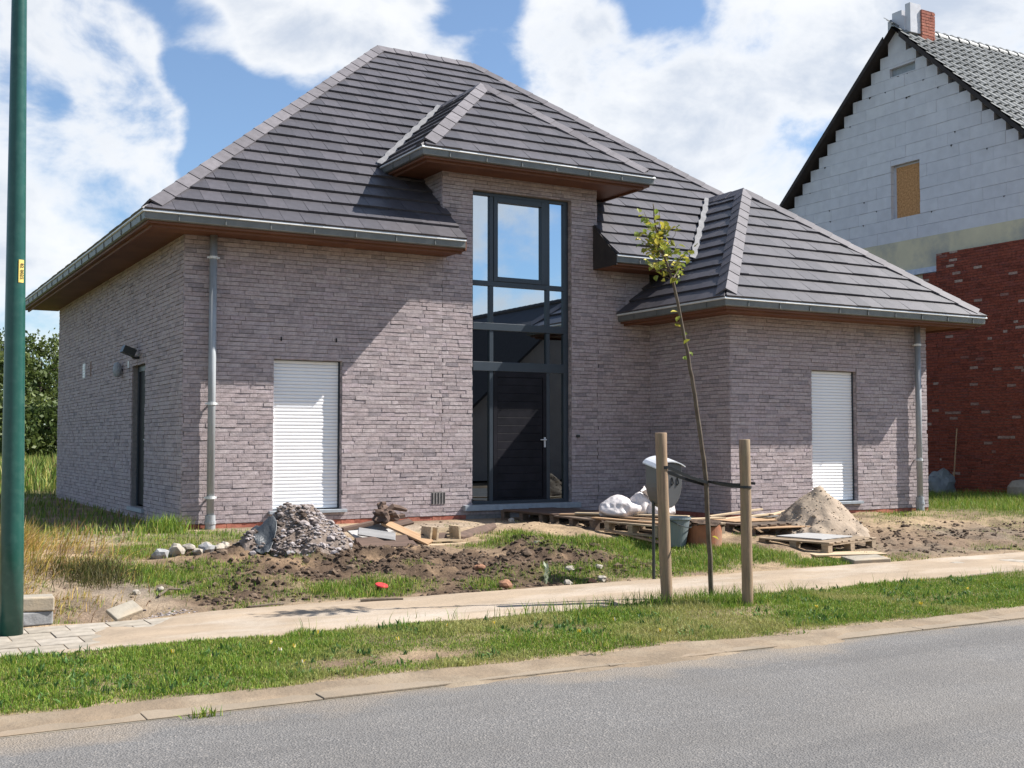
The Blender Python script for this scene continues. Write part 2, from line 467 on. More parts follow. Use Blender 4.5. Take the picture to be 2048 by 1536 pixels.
class MB:
    """Collects simple solids into one mesh."""

    def __init__(s): s.v, s.f, s.t = [], [], []

    def add(s, vs, fs, tone=.5):
        b = len(s.v)
        s.v += [tuple(p) for p in vs]; s.f += [tuple(i + b for i in f) for f in fs]
        s.t += [tone] * len(vs)
        return s

    def box(s, x0, x1, y0, y1, z0, z1, tone=.5, skip=()):
        vs = [(x0, y0, z0), (x1, y0, z0), (x1, y1, z0), (x0, y1, z0), (x0, y0, z1), (x1, y0, z1), (x1, y1, z1), (x0, y1, z1)]
        fs = [(0, 3, 2, 1), (4, 5, 6, 7), (0, 1, 5, 4), (1, 2, 6, 5), (2, 3, 7, 6), (3, 0, 4, 7)]
        return s.add(vs, [f for i, f in enumerate(fs) if i not in skip], tone)

    def obox(s, c, ax, ay, az, tone=.5):
        c, ax, ay, az = map(Vector, (c, ax, ay, az))
        vs = [c + sx * ax + sy * ay + sz * az for sz in (-1, 1) for sx, sy in ((-1, -1), (1, -1), (1, 1), (-1, 1))]
        return s.add(vs, [(0, 3, 2, 1), (4, 5, 6, 7), (0, 1, 5, 4), (1, 2, 6, 5), (2, 3, 7, 6), (3, 0, 4, 7)], tone)

    def tube(s, pts, rad, n=10, cap=True, tone=.5):
        pts = [Vector(p) for p in pts]
        rad = rad if hasattr(rad, '__len__') else [rad] * len(pts)
        vs, fs = [], []
        up = None
        for i, p in enumerate(pts):
            d = (pts[min(i + 1, len(pts) - 1)] - pts[max(i - 1, 0)]).normalized()
            a = d.orthogonal().normalized() if up is None else (up - d * up.dot(d)).normalized()
            up = a; b = d.cross(a)
            for k in range(n):
                t = 2 * math.pi * k / n
                vs.append(p + (a * math.cos(t) + b * math.sin(t)) * rad[i])
        for i in range(len(pts) - 1):
            for k in range(n):
                fs.append((i * n + k, i * n + (k + 1) % n, (i + 1) * n + (k + 1) % n, (i + 1) * n + k))
        if cap:
            fs.append(tuple(range(n - 1, -1, -1))); fs.append(tuple((len(pts) - 1) * n + k for k in range(n)))
        return s.add(vs, fs, tone)

    def lathe(s, prof, n=24, c=(0, 0, 0), tone=.5):
        vs, fs = [], []
        for r, z in prof:
            for k in range(n):
                t = 2 * math.pi * k / n
                vs.append((c[0] + r * math.cos(t), c[1] + r * math.sin(t), c[2] + z))
        for i in range(len(prof) - 1):
            for k in range(n):
                fs.append((i * n + k, i * n + (k + 1) % n, (i + 1) * n + (k + 1) % n, (i + 1) * n + k))
        return s.add(vs, fs, tone)

    def mesh(s, name, m, smooth=False, tone=False):
        me = bpy.data.meshes.new(name)
        me.from_pydata(s.v, [], s.f)
        me.materials.append(m)
        if tone:
            a = me.attributes.new("tone", 'FLOAT', 'POINT'); a.data.foreach_set('value', s.t)
        if smooth:
            me.polygons.foreach_set('use_smooth', [True] * len(me.polygons))
        me.update()
        return me

    def obj(s, name, m, parent=None, smooth=False, tone=False, kind=None, **props):
        return link(name, s.mesh(name, m, smooth, tone), parent, kind, **props)


def np_mesh(name, V, F, m, tone=None, color=None, smooth=False):
    """V (n,3), F (k, c) of constant corner count."""
    me = bpy.data.meshes.new(name)
    V = np.ascontiguousarray(V, dtype=np.float32); F = np.ascontiguousarray(F, dtype=np.int32)
    k, c = F.shape
    me.vertices.add(len(V)); me.vertices.foreach_set('co', V.ravel())
    me.loops.add(k * c); me.loops.foreach_set('vertex_index', F.ravel())
    me.polygons.add(k); me.polygons.foreach_set('loop_start', np.arange(0, k * c, c, dtype=np.int32))
    me.materials.append(m)
    if tone is not None:
        a = me.attributes.new("tone", 'FLOAT', 'POINT'); a.data.foreach_set('value', np.asarray(tone, dtype=np.float32))
    if color is not None:
        C4 = np.ones((len(V), 4), dtype=np.float32); C4[:, :3] = color
        a = me.attributes.new("Col", 'FLOAT_COLOR', 'POINT'); a.data.foreach_set('color', C4.ravel())
    me.polygons.foreach_set('use_smooth', np.full(k, bool(smooth)))
    me.update(calc_edges=True)
    me.validate()
    return me


def bevel(o, w=.004, seg=2):
    b = o.modifiers.new("bevel", 'BEVEL'); b.width = w; b.segments = seg; b.limit_method = 'ANGLE'
    return o


# ------------------------------------------------------------------ numpy noise + terrain height


def vnoise(x, y, seed=0):
    x = np.asarray(x, float); y = np.asarray(y, float)
    xi = np.floor(x).astype(np.int64); yi = np.floor(y).astype(np.int64)
    xf = x - xi; yf = y - yi
    u = xf * xf * (3 - 2 * xf); v = yf * yf * (3 - 2 * yf)

    def h(a, b):
        n = (a * 374761393 + b * 668265263 + seed * 974634777) & 0x7fffffff
        n = ((n ^ (n >> 13)) * 1274126177) & 0x7fffffff
        n = n ^ (n >> 16)
        return (n & 0xffff) / 65535.0
    a = h(xi, yi); b = h(xi + 1, yi); c = h(xi, yi + 1); d = h(xi + 1, yi + 1)
    return a + (b - a) * u + (c - a) * v + (a - b - c + d) * u * v


def fbm(x, y, f=1.0, o=4, seed=0, g=.5):
    t = 0; amp = 1; s = 0
    for i in range(o):
        t = t + amp * vnoise(np.asarray(x) * f, np.asarray(y) * f, seed + i * 17); s += amp
        amp *= g; f *= 2.03
    return t / s


def sst(a, b, t):
    t = np.clip((np.asarray(t, float) - a) / (b - a), 0, 1)
    return t * t * (3 - 2 * t)


def band(v, a, b, w):
    return sst(a - w, a + w, v) * (1 - sst(b - w, b + w, v))


def gauss(x, y, cx, cy, rx, ry):
    return np.exp(-(((x - cx) / rx) ** 2 + ((y - cy) / ry) ** 2))


def dirt_mask(x, y):
    e = fbm(x, y, 1.1, 3, 5) - .5
    yy = y + e * 1.2 + .55 * band(x, 4.9, 6.9, .35)
    return np.clip(band(x + e * 1.5, 3.1, 7.9, .5) * band(yy, 10.35, 12.6, .35) * (1 - .55 * gauss(x, y, 4.35, 10.6, .75, .35)), 0, 1)


def height(x, y):
    x = np.asarray(x, float); y = np.asarray(y, float)
    g = .03 + .27 * sst(10.2, 13.4, y)
    n = fbm(x, y, 1.3, 4, 1) - .5
    n2 = fbm(x, y, 5.0, 4, 2) - .5
    amp = sst(9.95, 10.6, y) * (1 - sst(14.6, 15.6, y) * band(x, 3.5, 16.5, .5))
    g = g + amp * (n * .10 + n2 * .05)
    dm = dirt_mask(x, y)
    rid = np.abs(fbm(x, y, 2.6, 5, 9, .6) - .5) * 2
    g = g + dm * sst(10.1, 10.8, y) * (.06 + .26 * (fbm(x, y, 3.2, 5, 8, .62) - .42) + .06 * (.5 - rid))
    rm = band(x + n, 12.2, 17.0, .8) * band(y, 10.3, 12.6, .5)
    g = g + rm * .12 * (fbm(x, y, 3.4, 4, 21, .6) - .45)
    g = g - .13 * gauss(x, y, 1.98, 10.28, .32, .17) + .05 * gauss(x, y, 1.7, 10.75, .5, .3)
    g = g + .16 * gauss(x, y, 1.1, 12.4, 1.2, 1.0)
    g = g + .05 * gauss(x, y, 8.0, 13.9, 1.0, .5)
    lawn = band(y, 6.79, 8.75, .06)
    g = np.where(y < 10.0, .012 + lawn * (.012 + .03 * (fbm(x, y, 2.2, 3, 31) - .3)), g)
    g = np.where(y < 6.76, -.07, g)
    g = np.where((y > 8.66) & (y < 9.98), -.03, g)
    far = sst(40, 90, np.hypot(x - 5, y - 15))
    g = g * (1 - far) + .2 * far
    g = np.where(y < 6.76, -.07 + .1 * 0, g)
    return g


def hz(x, y): return float(height(np.array([x]), np.array([y]))[0])


# colour masks of the ground (what lies there: sand, earth, turf)


def turf_mask(x, y):
    """1 where green grass grows."""
    e = fbm(x, y, 1.4, 4, 41) - .5
    e2 = fbm(x, y, 4.5, 4, 43) - .5
    verge = band(y + e2 * .26 + e * .26, 6.86, 8.70, .09)
    bare = gauss(x, y, 4.9, 8.75, 1.3, .30) * 1.2 + gauss(x, y, 5.95, 8.55, .5, .3) * .9 + gauss(x, y, 12.6, 7.85, 1.1, .38) * 1.3 + gauss(x, y, 9.1, 7.6, .5, .25) * .8 + gauss(x, y, 3.4, 7.3, .8, .2) * .8
    verge = verge * np.clip(1.0 - bare + e * 1.7 + e2 * .8, 0, 1)
    yard = 0
    for cx, cy, rx, ry, a in ((4.35, 10.6, .75, .3, 1.2), (8.2, 11.7, 1.0, .7, 1.0), (7.2, 10.55, .9, .4, .8), (8.9, 10.9, 1.0, .5, .9), (9.7, 11.2, .9, .6, 1.1), (5.6, 10.3, .35, .18, .7),
                              (3.7, 14.6, 1.1, .9, 1.0), (7.4, 12.35, 1.0, .25, .8), (2.7, 11.9, .9, .5, .8), (3.0, 10.9, .6, .25, .6), (2.9, 12.9, .8, .5, .6),
                              (10.4, 10.35, .9, .35, .9), (19.5, 14.5, 4.0, 3.0, 1.3), (17.6, 12.4, 1.6, 1.0, .5), (15.2, 13.3, 1.2, .25, .7), (13.8, 10.6, .6, .4, .6), (16.3, 11.2, .6, .3, .7), (4.7, 12.2, .35, .2, .6), (7.55, 13.1, .3, .2, .8)):
        yard = np.maximum(yard, a * gauss(x, y, cx, cy, rx, ry))
    yard = np.clip(yard * 1.6 + e * 1.5 + e2 * .7 - .25, 0, 1) * sst(10.0, 10.15, y)
    left = (1 - sst(1.2, 3.2, x + e)) * sst(13.0, 15.0, y)
    back = sst(26.2, 27.5, y)
    rightfar = sst(17.5, 19.5, x + e * 2) * sst(11.2, 12.6, y)
    yard = np.maximum(np.maximum(yard, left * .9), np.maximum(back, rightfar * .9))
    return np.where(y < 8.9, verge, np.where(y < 9.97, 0, yard))


def ground_color(x, y):
    n = fbm(x, y, 1.7, 5, 51)[:, None]
    n2 = fbm(x, y, 6.0, 4, 53)[:, None]
    tan = np.array([.30, .22, .14]) * (.82 + .36 * n2)
    brown = np.array([.17, .12, .082]) * (.75 + .5 * n2)
    dark = np.array([.082, .055, .037]) * (.7 + .6 * n2)
    green = np.array([.12, .115, .045]) * (.75 + .5 * n)
    c = brown * (1 - sst(.4, .66, n)) + tan * sst(.4, .66, n)
    sandz = np.clip(gauss(x, y, 7.6, 13.8, 2.0, 1.3) * 1.4 + gauss(x, y, 14.5, 12.6, 2.5, .7) * 1.0 + band(y, 9.9, 10.25, .12), 0, 1)[:, None]
    c = c * (1 - sandz) + tan * sandz
    greyd = np.clip(gauss(x, y, 3.2, 11.1, 1.6, .7) * 1.2 + gauss(x, y, 6.2, 10.4, 1.0, .4), 0, 1)[:, None]
    c = c * (1 - greyd) + np.array([.20, .165, .13]) * (.75 + .5 * n2) * greyd
    dm = dirt_mask(x, y)[:, None]
    dk = dm * sst(.30, .54, fbm(x, y, 2.4, 5, 57))[:, None]
    c = c * (1 - dm) + (np.array([.185, .125, .078]) * (.75 + .5 * n2)) * dm
    c = c * (1 - dk) + dark * dk
    rm = (band(x, 11.6, 17.4, .8) * band(y, 10.3, 12.2, .5))[:, None] * sst(.35, .6, n)
    c = c * (1 - rm) + np.array([.15, .115, .085]) * (.7 + .6 * n2) * rm
    rubz = np.clip(gauss(x, y, 5.6, 14.9, 3.5, .8), 0, 1)[:, None] * .6
    c = c * (1 - rubz) + np.array([.36, .31, .26]) * (.8 + .4 * n2) * rubz
    t = turf_mask(x, y)[:, None]
    c = c * (1 - t * .85) + green * t * .85
    kb = (1 - sst(6.82, 7.0, y + (fbm(x, y, 3, 3, 59) - .5) * .3))[:, None] * (y > 6.5)[:, None]
    c = c * (1 - kb) + np.array([.29, .22, .15]) * (.85 + .3 * n2) * kb
    far = sst(45, 120, np.hypot(x - 5, y - 15))[:, None]
    c = c * (1 - far) + np.array([.10, .13, .05]) * far
    return c


def axis(breaks):
    out = []
    for (a, b, st) in breaks:
        out.append(np.arange(a, b, st))
    out.append(np.array([breaks[-1][1]]))
    return np.concatenate(out)


def grid_mesh(xs, ys, zf):
    X, Y = np.meshgrid(xs, ys)
    x = X.ravel(); y = Y.ravel()
    z = zf(x, y)
    nx, ny = len(xs), len(ys)
    i = np.arange(nx - 1)[None, :] + np.arange(ny - 1)[:, None] * nx
    F = np.stack([i, i + 1, i + 1 + nx, i + nx], -1).reshape(-1, 4)
    return np.stack([x, y, z], 1), F


def build_ground():
    xs = axis([(-900, -100, 100), (-100, -20, 10), (-20, -3, .6), (-3, 1, .09), (1, 9, .045), (9, 18, .08), (18, 30, .4), (30, 100, 7), (100, 1000, 90)])
    ys = axis([(-900, -60, 70), (-60, 6.2, 3.3), (6.2, 6.73, .265), (6.73, 6.80, .03), (6.80, 8.6, .08), (8.6, 8.72, .03), (8.72, 9.94, .2), (9.94, 10.06, .03), (10.06, 13.2, .045), (13.2, 17, .09), (17, 34, .5), (34, 100, 6), (100, 1100, 100)])
    V, F = grid_mesh(xs, ys, height)
    me = np_mesh('ground', V, F, M['ground'], color=ground_color(V[:, 0], V[:, 1]), smooth=True)
    link('ground', me, kind='structure')
    # carriageway
    mb = MB(); mb.add([(-400, -0.6, 0), (500, -0.6, 0), (500, 6.47, 0), (-400, 6.47, 0)], [(0, 1, 2, 3)])
    mb.obj('road', M['asph'], kind='structure')
    # kerb strip in one metre lengths, flush with the road
    kb = MB(); kb.box(-60, 80, 6.475, 6.742, -.06, .003)
    kerb = kb.obj('kerb', M['concrete'], kind='structure')
    rnd = random.Random(3)
    for i in range(-3, 34):
        b = MB(); dz = rnd.uniform(-.004, .004)
        b.box(i + .455 + .002, i + 1.455 - .002, 6.478 + rnd.uniform(0, .006), 6.738, .0035, .014 + dz)
        bevel(b.obj('kerb_stone', M['kerb'], kerb), .004)
    # pavement: bed, pavers, wind-blown sand
    pv = MB(); pv.box(-80, 90, 8.69, 9.965, -.028, .030)
    pave = pv.obj('pavement', M['sand_film'], kind='structure')
    n = 0
    meshes = []
    for k in range(8):
        b = MB(); b.box(-.147, .147, -.147, .147, -.015, .015, tone=k / 7)
        me = b.mesh('paver', M['paver'], tone=True); meshes.append(me)
    for r in range(4):
        for c in range(66):
            if n >= 296: break
            x = -3 + .305 * c + (.152 if r % 2 else 0)
            o = link('paver', rnd.choice(meshes), pave)
            o.location = (x, 8.86 + r * .305, .019 + rnd.uniform(-.002, .003))
            o.rotation_euler = (rnd.uniform(-.006, .006), rnd.uniform(-.006, .006), rnd.uniform(-.012, .012))
            n += 1
    xs = axis([(-6, 1, .12), (1, 12, .06), (12, 34, .2)])
    ys = axis([(8.55, 10.2, .045)])

    def sz(x, y):
        e = fbm(x, y, 1.6, 5, 71) - .5
        e2 = fbm(x, y, 7.0, 3, 73) - .5
        cover = sst(1.25, 2.3, x + e * 1.2 + (y - 9.3) * -.9) * (1 - .42 * sst(7.8, 9.5, x + e * 3) * band(y, 8.75, 9.8, .12) * sst(.45, .6, fbm(x, y, 1.1, 3, 75)))
        edge = band(y + e * .22, 8.66, 10.06, .09)
        t = cover * edge
        return .0375 + .05 * (t - .62) + .012 * e + .004 * e2 - .3 * (edge < .05)
    V, F = grid_mesh(xs, ys, sz)
    me = np_mesh('sand', V, F, M['sand_film'], smooth=True)
    o = link('sand', me, kind='stuff'); o['label'] = 'blown sand lying over the pavement'
    # sand washed along the kerb and the edge of the road
    xs = axis([(-3, 12, .07), (12, 30, .2)])
    ys = axis([(6.05, 7.25, .04)])

    def kz(x, y):
        e = fbm(x, y, 1.3, 5, 81) - .5
        e2 = fbm(x, y, 6.0, 4, 83) - .5
        lo = .30 * sst(.35, .75, fbm(x, x * 0, .55, 3, 85))
        t = band(y + e * .30 + e2 * .12, 6.64 - lo * .45, 6.86, .10) - .10
        return .012 + .028 * (t - .55) + .016 * e + .010 * e2 + .018 * sst(6.72, 6.82, y)
    V, F = grid_mesh(xs, ys, kz)
    me = np_mesh('kerb_sand', V, F, M['kerb_dirt'], smooth=True)
    o = link('kerb_sand', me, kind='stuff'); o['label'] = 'sand washed along the kerb'


build_ground()

# ------------------------------------------------------------------ brick walls


def courses(L, z0, z1, holes, rnd, bl=.211, ch=.06, top=None):
    """Wild bond: list of (u0, u1, za, zb) inside L x [z0,z1], trimmed at the holes (u0,u1,z0,z1)."""
    out = []
    nr = int(math.ceil((z1 - z0) / ch - 1e-6))
    for r in range(nr):
        za = z0 + r * ch; zb = min(za + ch, z1)
        u = -rnd.uniform(0, bl)
        while u < L - 1e-4:
            w = bl if rnd.random() < .86 else bl * .5
            a, b = max(u, 0), min(u + w, L)
            u += w
            if b - a < .025: continue
            segs = [(a, b, za, zb)]
            for (h0, h1, g0, g1) in holes:
                ns = []
                for (p, q, s, t) in segs:
                    if q <= h0 or p >= h1 or t <= g0 or s >= g1: ns.append((p, q, s, t)); continue
                    if p < h0: ns.append((p, h0, s, t))
                    if q > h1: ns.append((h1, q, s, t))
                    p2, q2 = max(p, h0), min(q, h1)
                    if s < g0: ns.append((p2, q2, s, g0))
                    if t > g1: ns.append((p2, q2, g1, t))
                segs = ns
            for s4 in segs:
                if s4[1] - s4[0] > .02 and s4[3] - s4[2] > .018: out.append(s4)
    return out


def brick_mesh(name, rects, O, U, Nn, m, rnd, gap=.007, depth=.018, jit=.005, tone_fn=None):
    """rects in wall coordinates; O origin, U along, Nn outward; the backing plane is O, faces stand depth proud."""
    O, U, Nn = np.array(O, float), np.array(U, float), np.array(Nn, float)
    k = len(rects)
    A = np.array(rects)
    g = gap / 2
    rg = np.random.default_rng(rnd.randrange(1 << 30))
    u0 = A[:, 0] + g * rg.uniform(-.1, .8, k); u1 = A[:, 1] - g * rg.uniform(-.1, .8, k)
    z0 = A[:, 2] + g * rg.uniform(.4, 1.7, k); z1 = A[:, 3] - g * rg.uniform(.5, 1.4, k)
    d = depth + rg.uniform(-.5, .9, k) * jit
    us = np.stack([u0, u1, u1, u0, u0, u1, u1, u0], 1)
    zs = np.stack([z0, z0, z1, z1, z0, z0, z1, z1], 1)
    ds = np.stack([d, d, d, d, d * 0 - .004, d * 0 - .004, d * 0 - .004, d * 0 - .004], 1)
    zs[:, :4] += rg.uniform(-1, 1, (k, 4)) * jit * .45
    ds[:, :4] += rg.uniform(-1, 1, (k, 4)) * jit * .5
    V = O + us[..., None] * U + ds[..., None] * Nn + zs[..., None] * np.array([0, 0, 1.0])
    f = np.array([[0, 1, 2, 3], [0, 4, 5, 1], [1, 5, 6, 2], [2, 6, 7, 3], [3, 7, 4, 0]])
    if np.dot(np.cross(U, [0, 0, 1.0]), Nn) < 0: f = f[:, ::-1]
    F = (f[None] + (np.arange(k) * 8)[:, None, None]).reshape(-1, 4)
    t = rg.random(k) if tone_fn is None else tone_fn(A, rg)
    return np_mesh(name, V.reshape(-1, 3), F, m, tone=np.repeat(t, 8))


def backing(name, L, z0, z1, holes, O, U, Nn, m, parent, reveal=.11, thick=.0):
    """Wall sheet with openings and their reveals."""
    us = sorted({0, L, *[h[0] for h in holes], *[h[1] for h in holes]})
    zs = sorted({z0, z1, *[h[2] for h in holes], *[h[3] for h in holes]})
    us = [u for u in us if 0 <= u <= L]; zs = [z for z in zs if z0 <= z <= z1]
    O, U, Nn = Vector(O), Vector(U), Vector(Nn)
    P = lambda u, z, d=0: O + U * u + Vector((0, 0, z)) + Nn * d
    mb = MB()
    for i in range(len(us) - 1):
        for j in range(len(zs) - 1):
            uc, zc = (us[i] + us[i + 1]) / 2, (zs[j] + zs[j + 1]) / 2
            if any(h[0] < uc < h[1] and h[2] < zc < h[3] for h in holes): continue
            mb.add([P(us[i], zs[j]), P(us[i + 1], zs[j]), P(us[i + 1], zs[j + 1]), P(us[i], zs[j + 1])], [(0, 1, 2, 3)])
    for (a, b, c, d) in holes:
        r = -reveal
        mb.add([P(a, c), P(a, c, r), P(a, d, r), P(a, d)], [(0, 1, 2, 3)])
        mb.add([P(b, c), P(b, d), P(b, d, r), P(b, c, r)], [(0, 1, 2, 3)])
        mb.add([P(a, d), P(a, d, r), P(b, d, r), P(b, d)], [(0, 1, 2, 3)])
        mb.add([P(a, c), P(b, c), P(b, c, r), P(a, c, r)], [(0, 1, 2, 3)])
    return mb.obj(name, m, parent)


# key dimensions of the house (metres)
X0, Y1 = 4.01, 16.02            # left front corner
XT0, XT1 = 7.94, 10.80          # entrance tower
WX, WY, WX1 = 11.87, 13.96, 16.25   # right wing
XR, YB = 16.0, 26.6             # main block right wall, back wall
TAN = 4.71 / 5.643
CTH = math.cos(math.atan(TAN)); STH = math.sin(math.atan(TAN))
ZE, ZT, ZW = 4.48, 5.81, 3.605     # gutter heights: main, tower, wing
EX0, EX1, EY = 3.31, 16.71, 15.32
TX0, TX1 = 7.27, 11.47
VX0, VX1, VY = 11.20, 16.94, 13.26
ZR = ZE + 4.72                   # main ridge
ZB = .30                        # ground at the walls
PL = .365                        # top of the red plinth course

house = thing('detached_house', 'new grey brick house with dark hipped roofs and glazed entrance tower', 'house', (9.5, 20, .3))
HOUSE_INV = Matrix.Translation((-9.5, -20, -.3))


def hl(o):
    """keep world coordinates for a child of the house"""
    o.matrix_parent_inverse = HOUSE_INV
    return o


def hchild(o): return hl(o)


HOLE_SL = (5.287 - X0, 6.317 - X0, .505, 2.66)
HOLE_T = (8.465 - X0, 10.29 - X0, .515, 5.43)
HOLE_SR = (13.565 - WX, 14.575 - WX, .505, 2.645)
HOLE_D = (YB - 19.20, YB - 18.28, .47, 2.69)      # side door, u runs from the back towards the front


def build_house_walls():
    rnd = random.Random(5)
    b = .012
    tone_side = None
    specs = []
    # (name, L, z0, z1, holes, origin, U, N)
    specs.append(('wall', XT0 - X0, 4.40, [HOLE_SL], (X0, Y1 + b, 0), (1, 0, 0), (0, -1, 0)))
    specs.append(('wall', XT1 - XT0, 5.68, [(HOLE_T[0] - (XT0 - X0), HOLE_T[1] - (XT0 - X0), HOLE_T[2], HOLE_T[3])], (XT0, Y1 + b, 0), (1, 0, 0), (0, -1, 0)))
    specs.append(('wall', WX - XT1 - .0, 4.40, [], (XT1, Y1 + b, 0), (1, 0, 0), (0, -1, 0)))
    specs.append(('wall', YB - Y1, 4.40, [HOLE_D], (X0 + b, YB, 0), (0, -1, 0), (-1, 0, 0)))
    specs.append(('wall', WX1 - WX, 3.50, [HOLE_SR], (WX, WY + b, 0), (1, 0, 0), (0, -1, 0)))
    specs.append(('wall', Y1 - WY, 3.50, [], (WX + b, Y1, 0), (0, -1, 0), (-1, 0, 0)))
    specs.append(('wall', 1.4, 5.68, [], (XT0 + b, Y1 + 1.4, 0), (0, -1, 0), (-1, 0, 0)))
    front_rects = None
    for i, (nm, L, zt, holes, O, U, Nn) in enumerate(specs):
        z0 = {6: 4.6, 3: ZB - .03}.get(i, PL)
        w = backing(nm, L, .0 if i != 6 else 4.5, zt, holes, O, U, Nn, M['mortar'], house)
        hl(w)
        rects = courses(L, z0, zt, holes, rnd)
        tf = lambda A, rg: np.clip(rg.beta(3.4, 2.6, len(A)), 0, 1)
        if i == 0:
            # the largest bricks in view stand on their own, the others are one field
            full = [r for r in rects if r[1] - r[0] > .2 and r[3] - r[2] > .055 and r[2] > .4 and r[3] < 3.2]
            full.sort(key=lambda r: math.hypot(O[0] + r[0], O[1]) + abs(r[2] - 1.5) * .25)
            singles = set(full[:296])
            rest = [r for r in rects if r not in singles]
            variants = []
            for k in range(40):
                me = brick_mesh('brick', [(-.1055, .1055, -.03, .03)], (0, 0, 0), (1, 0, 0), (0, -1, 0), M['brick'], rnd, tone_fn=lambda A, rg: rg.beta(3.4, 2.6, len(A)))
                variants.append(me)
            for r in sorted(singles):
                o = link('brick', rnd.choice(variants), w)
                o.matrix_parent_inverse = Matrix.Identity(4)
                o.location = (O[0] + (r[0] + r[1]) / 2, O[1], (r[2] + r[3]) / 2)
            rects = rest
        me = brick_mesh('brick', rects, O, U, Nn, M['brick'], rnd, tone_fn=tf)
        link('brick_field', me, w, kind='stuff')
        if i not in (3, 6):
            pr = [(u, min(u + .21, L), ZB - .02, PL) for u in np.arange(0, L - .02, .21)]
            if len(holes) and i in (1,): pr = [p for p in pr if p[1] < holes[0][0] - .1 or p[0] > holes[0][1] + .1]
            me = brick_mesh('plinth_brick', pr, O, U, Nn, M['plinth'], rnd, depth=.010)
            hl(link('plinth', me, house))
    # unseen right, back and tower walls
    mb = MB()
    mb.box(XR - .2, XR, Y1 + .4, YB, 0, 4.40); mb.box(X0 + .02, XR, YB - .2, YB, 0, 4.40)
    mb.box(WX1 - .2, WX1, WY + .02, Y1 + .4, 0, 3.5); mb.box(XT1 - .2, XT1 - .015, Y1 + .03, Y1 + 3, 4.3, 5.68)
    hl(mb.obj('rear_wall', M['mortar'], house))
    # brick jambs (right hand reveals, the ones facing the viewer) laid in stretchers
    for (hx, y, h) in ((X0 + HOLE_SL[1], Y1, HOLE_SL), (X0 + HOLE_T[1], Y1, HOLE_T), (WX + HOLE_SR[1], WY, HOLE_SR)):
        rects = courses(.098, h[2], h[3], [], rnd, bl=.1)
        me = brick_mesh('jamb_brick', rects, (hx - .001, y + .112, 0), (0, -1, 0), (-1, 0, 0), M['brick'], rnd, depth=.004, jit=.002)
        hl(link('jamb', me, house))


build_house_walls()


def shutter(x0, x1, y, z0, z1, n):
    s = hl(link('roller_shutter', MB().box(x0, x1, y + .035, y + .06, z0, z1).mesh('roller_shutter', M['white_slat']), house))
    b = MB(); hgt = (z1 - z0) / n
    # slat profile: gently bowed face
    prof = [(.016, .0), (.006, .07), (.002, .25), (.0, .55), (.002, .85), (.006, .95), (.016, .985)]
    vs, fs = [], []
    w = x1 - x0 - .05
    for (d, t) in prof:
        vs += [(-w / 2, d, t * hgt), (w / 2, d, t * hgt)]
    for i in range(len(prof) - 1): fs.append((2 * i, 2 * i + 1, 2 * i + 3, 2 * i + 2))
    me = b.add(vs, fs).mesh('slat', M['white_slat'])
    for k in range(n):
        o = link('slat', me, s); o.location = ((x0 + x1) / 2, y, z0 + k * hgt)
        o.matrix_parent_inverse = Matrix.Identity(4)
    for xa, mm in ((x0, 'white_slat'), (x1 - .025, 'alu')):
        g = MB().box(xa + .001, xa + .024, y - .012, y + .034, z0, z1).obj('guide_rail', M[mm], s)
    return s


SH_L = shutter(X0 + HOLE_SL[0] + .004, X0 + HOLE_SL[1] - .006, Y1 + .085, .53, 2.655, 43)
SH_R = shutter(WX + HOLE_SR[0] + .004, WX + HOLE_SR[1] - .006, WY + .085, .53, 2.64, 43)
for (xa, xb, y) in ((X0 + HOLE_SL[0] - .06, X0 + HOLE_SL[1] + .07, Y1), (WX + HOLE_SR[0] - .06, WX + HOLE_SR[1] + .07, WY)):
    bevel(hl(MB().box(xa, xb, y - .065, y + .12, .47, .515).obj('window_sill', M['bluestone'], house)), .004)
bevel(hl(MB().box(8.30, 10.42, Y1 - .09, Y1 + .2, .425, .512).obj('door_sill', M['bluestone'], house)), .005)


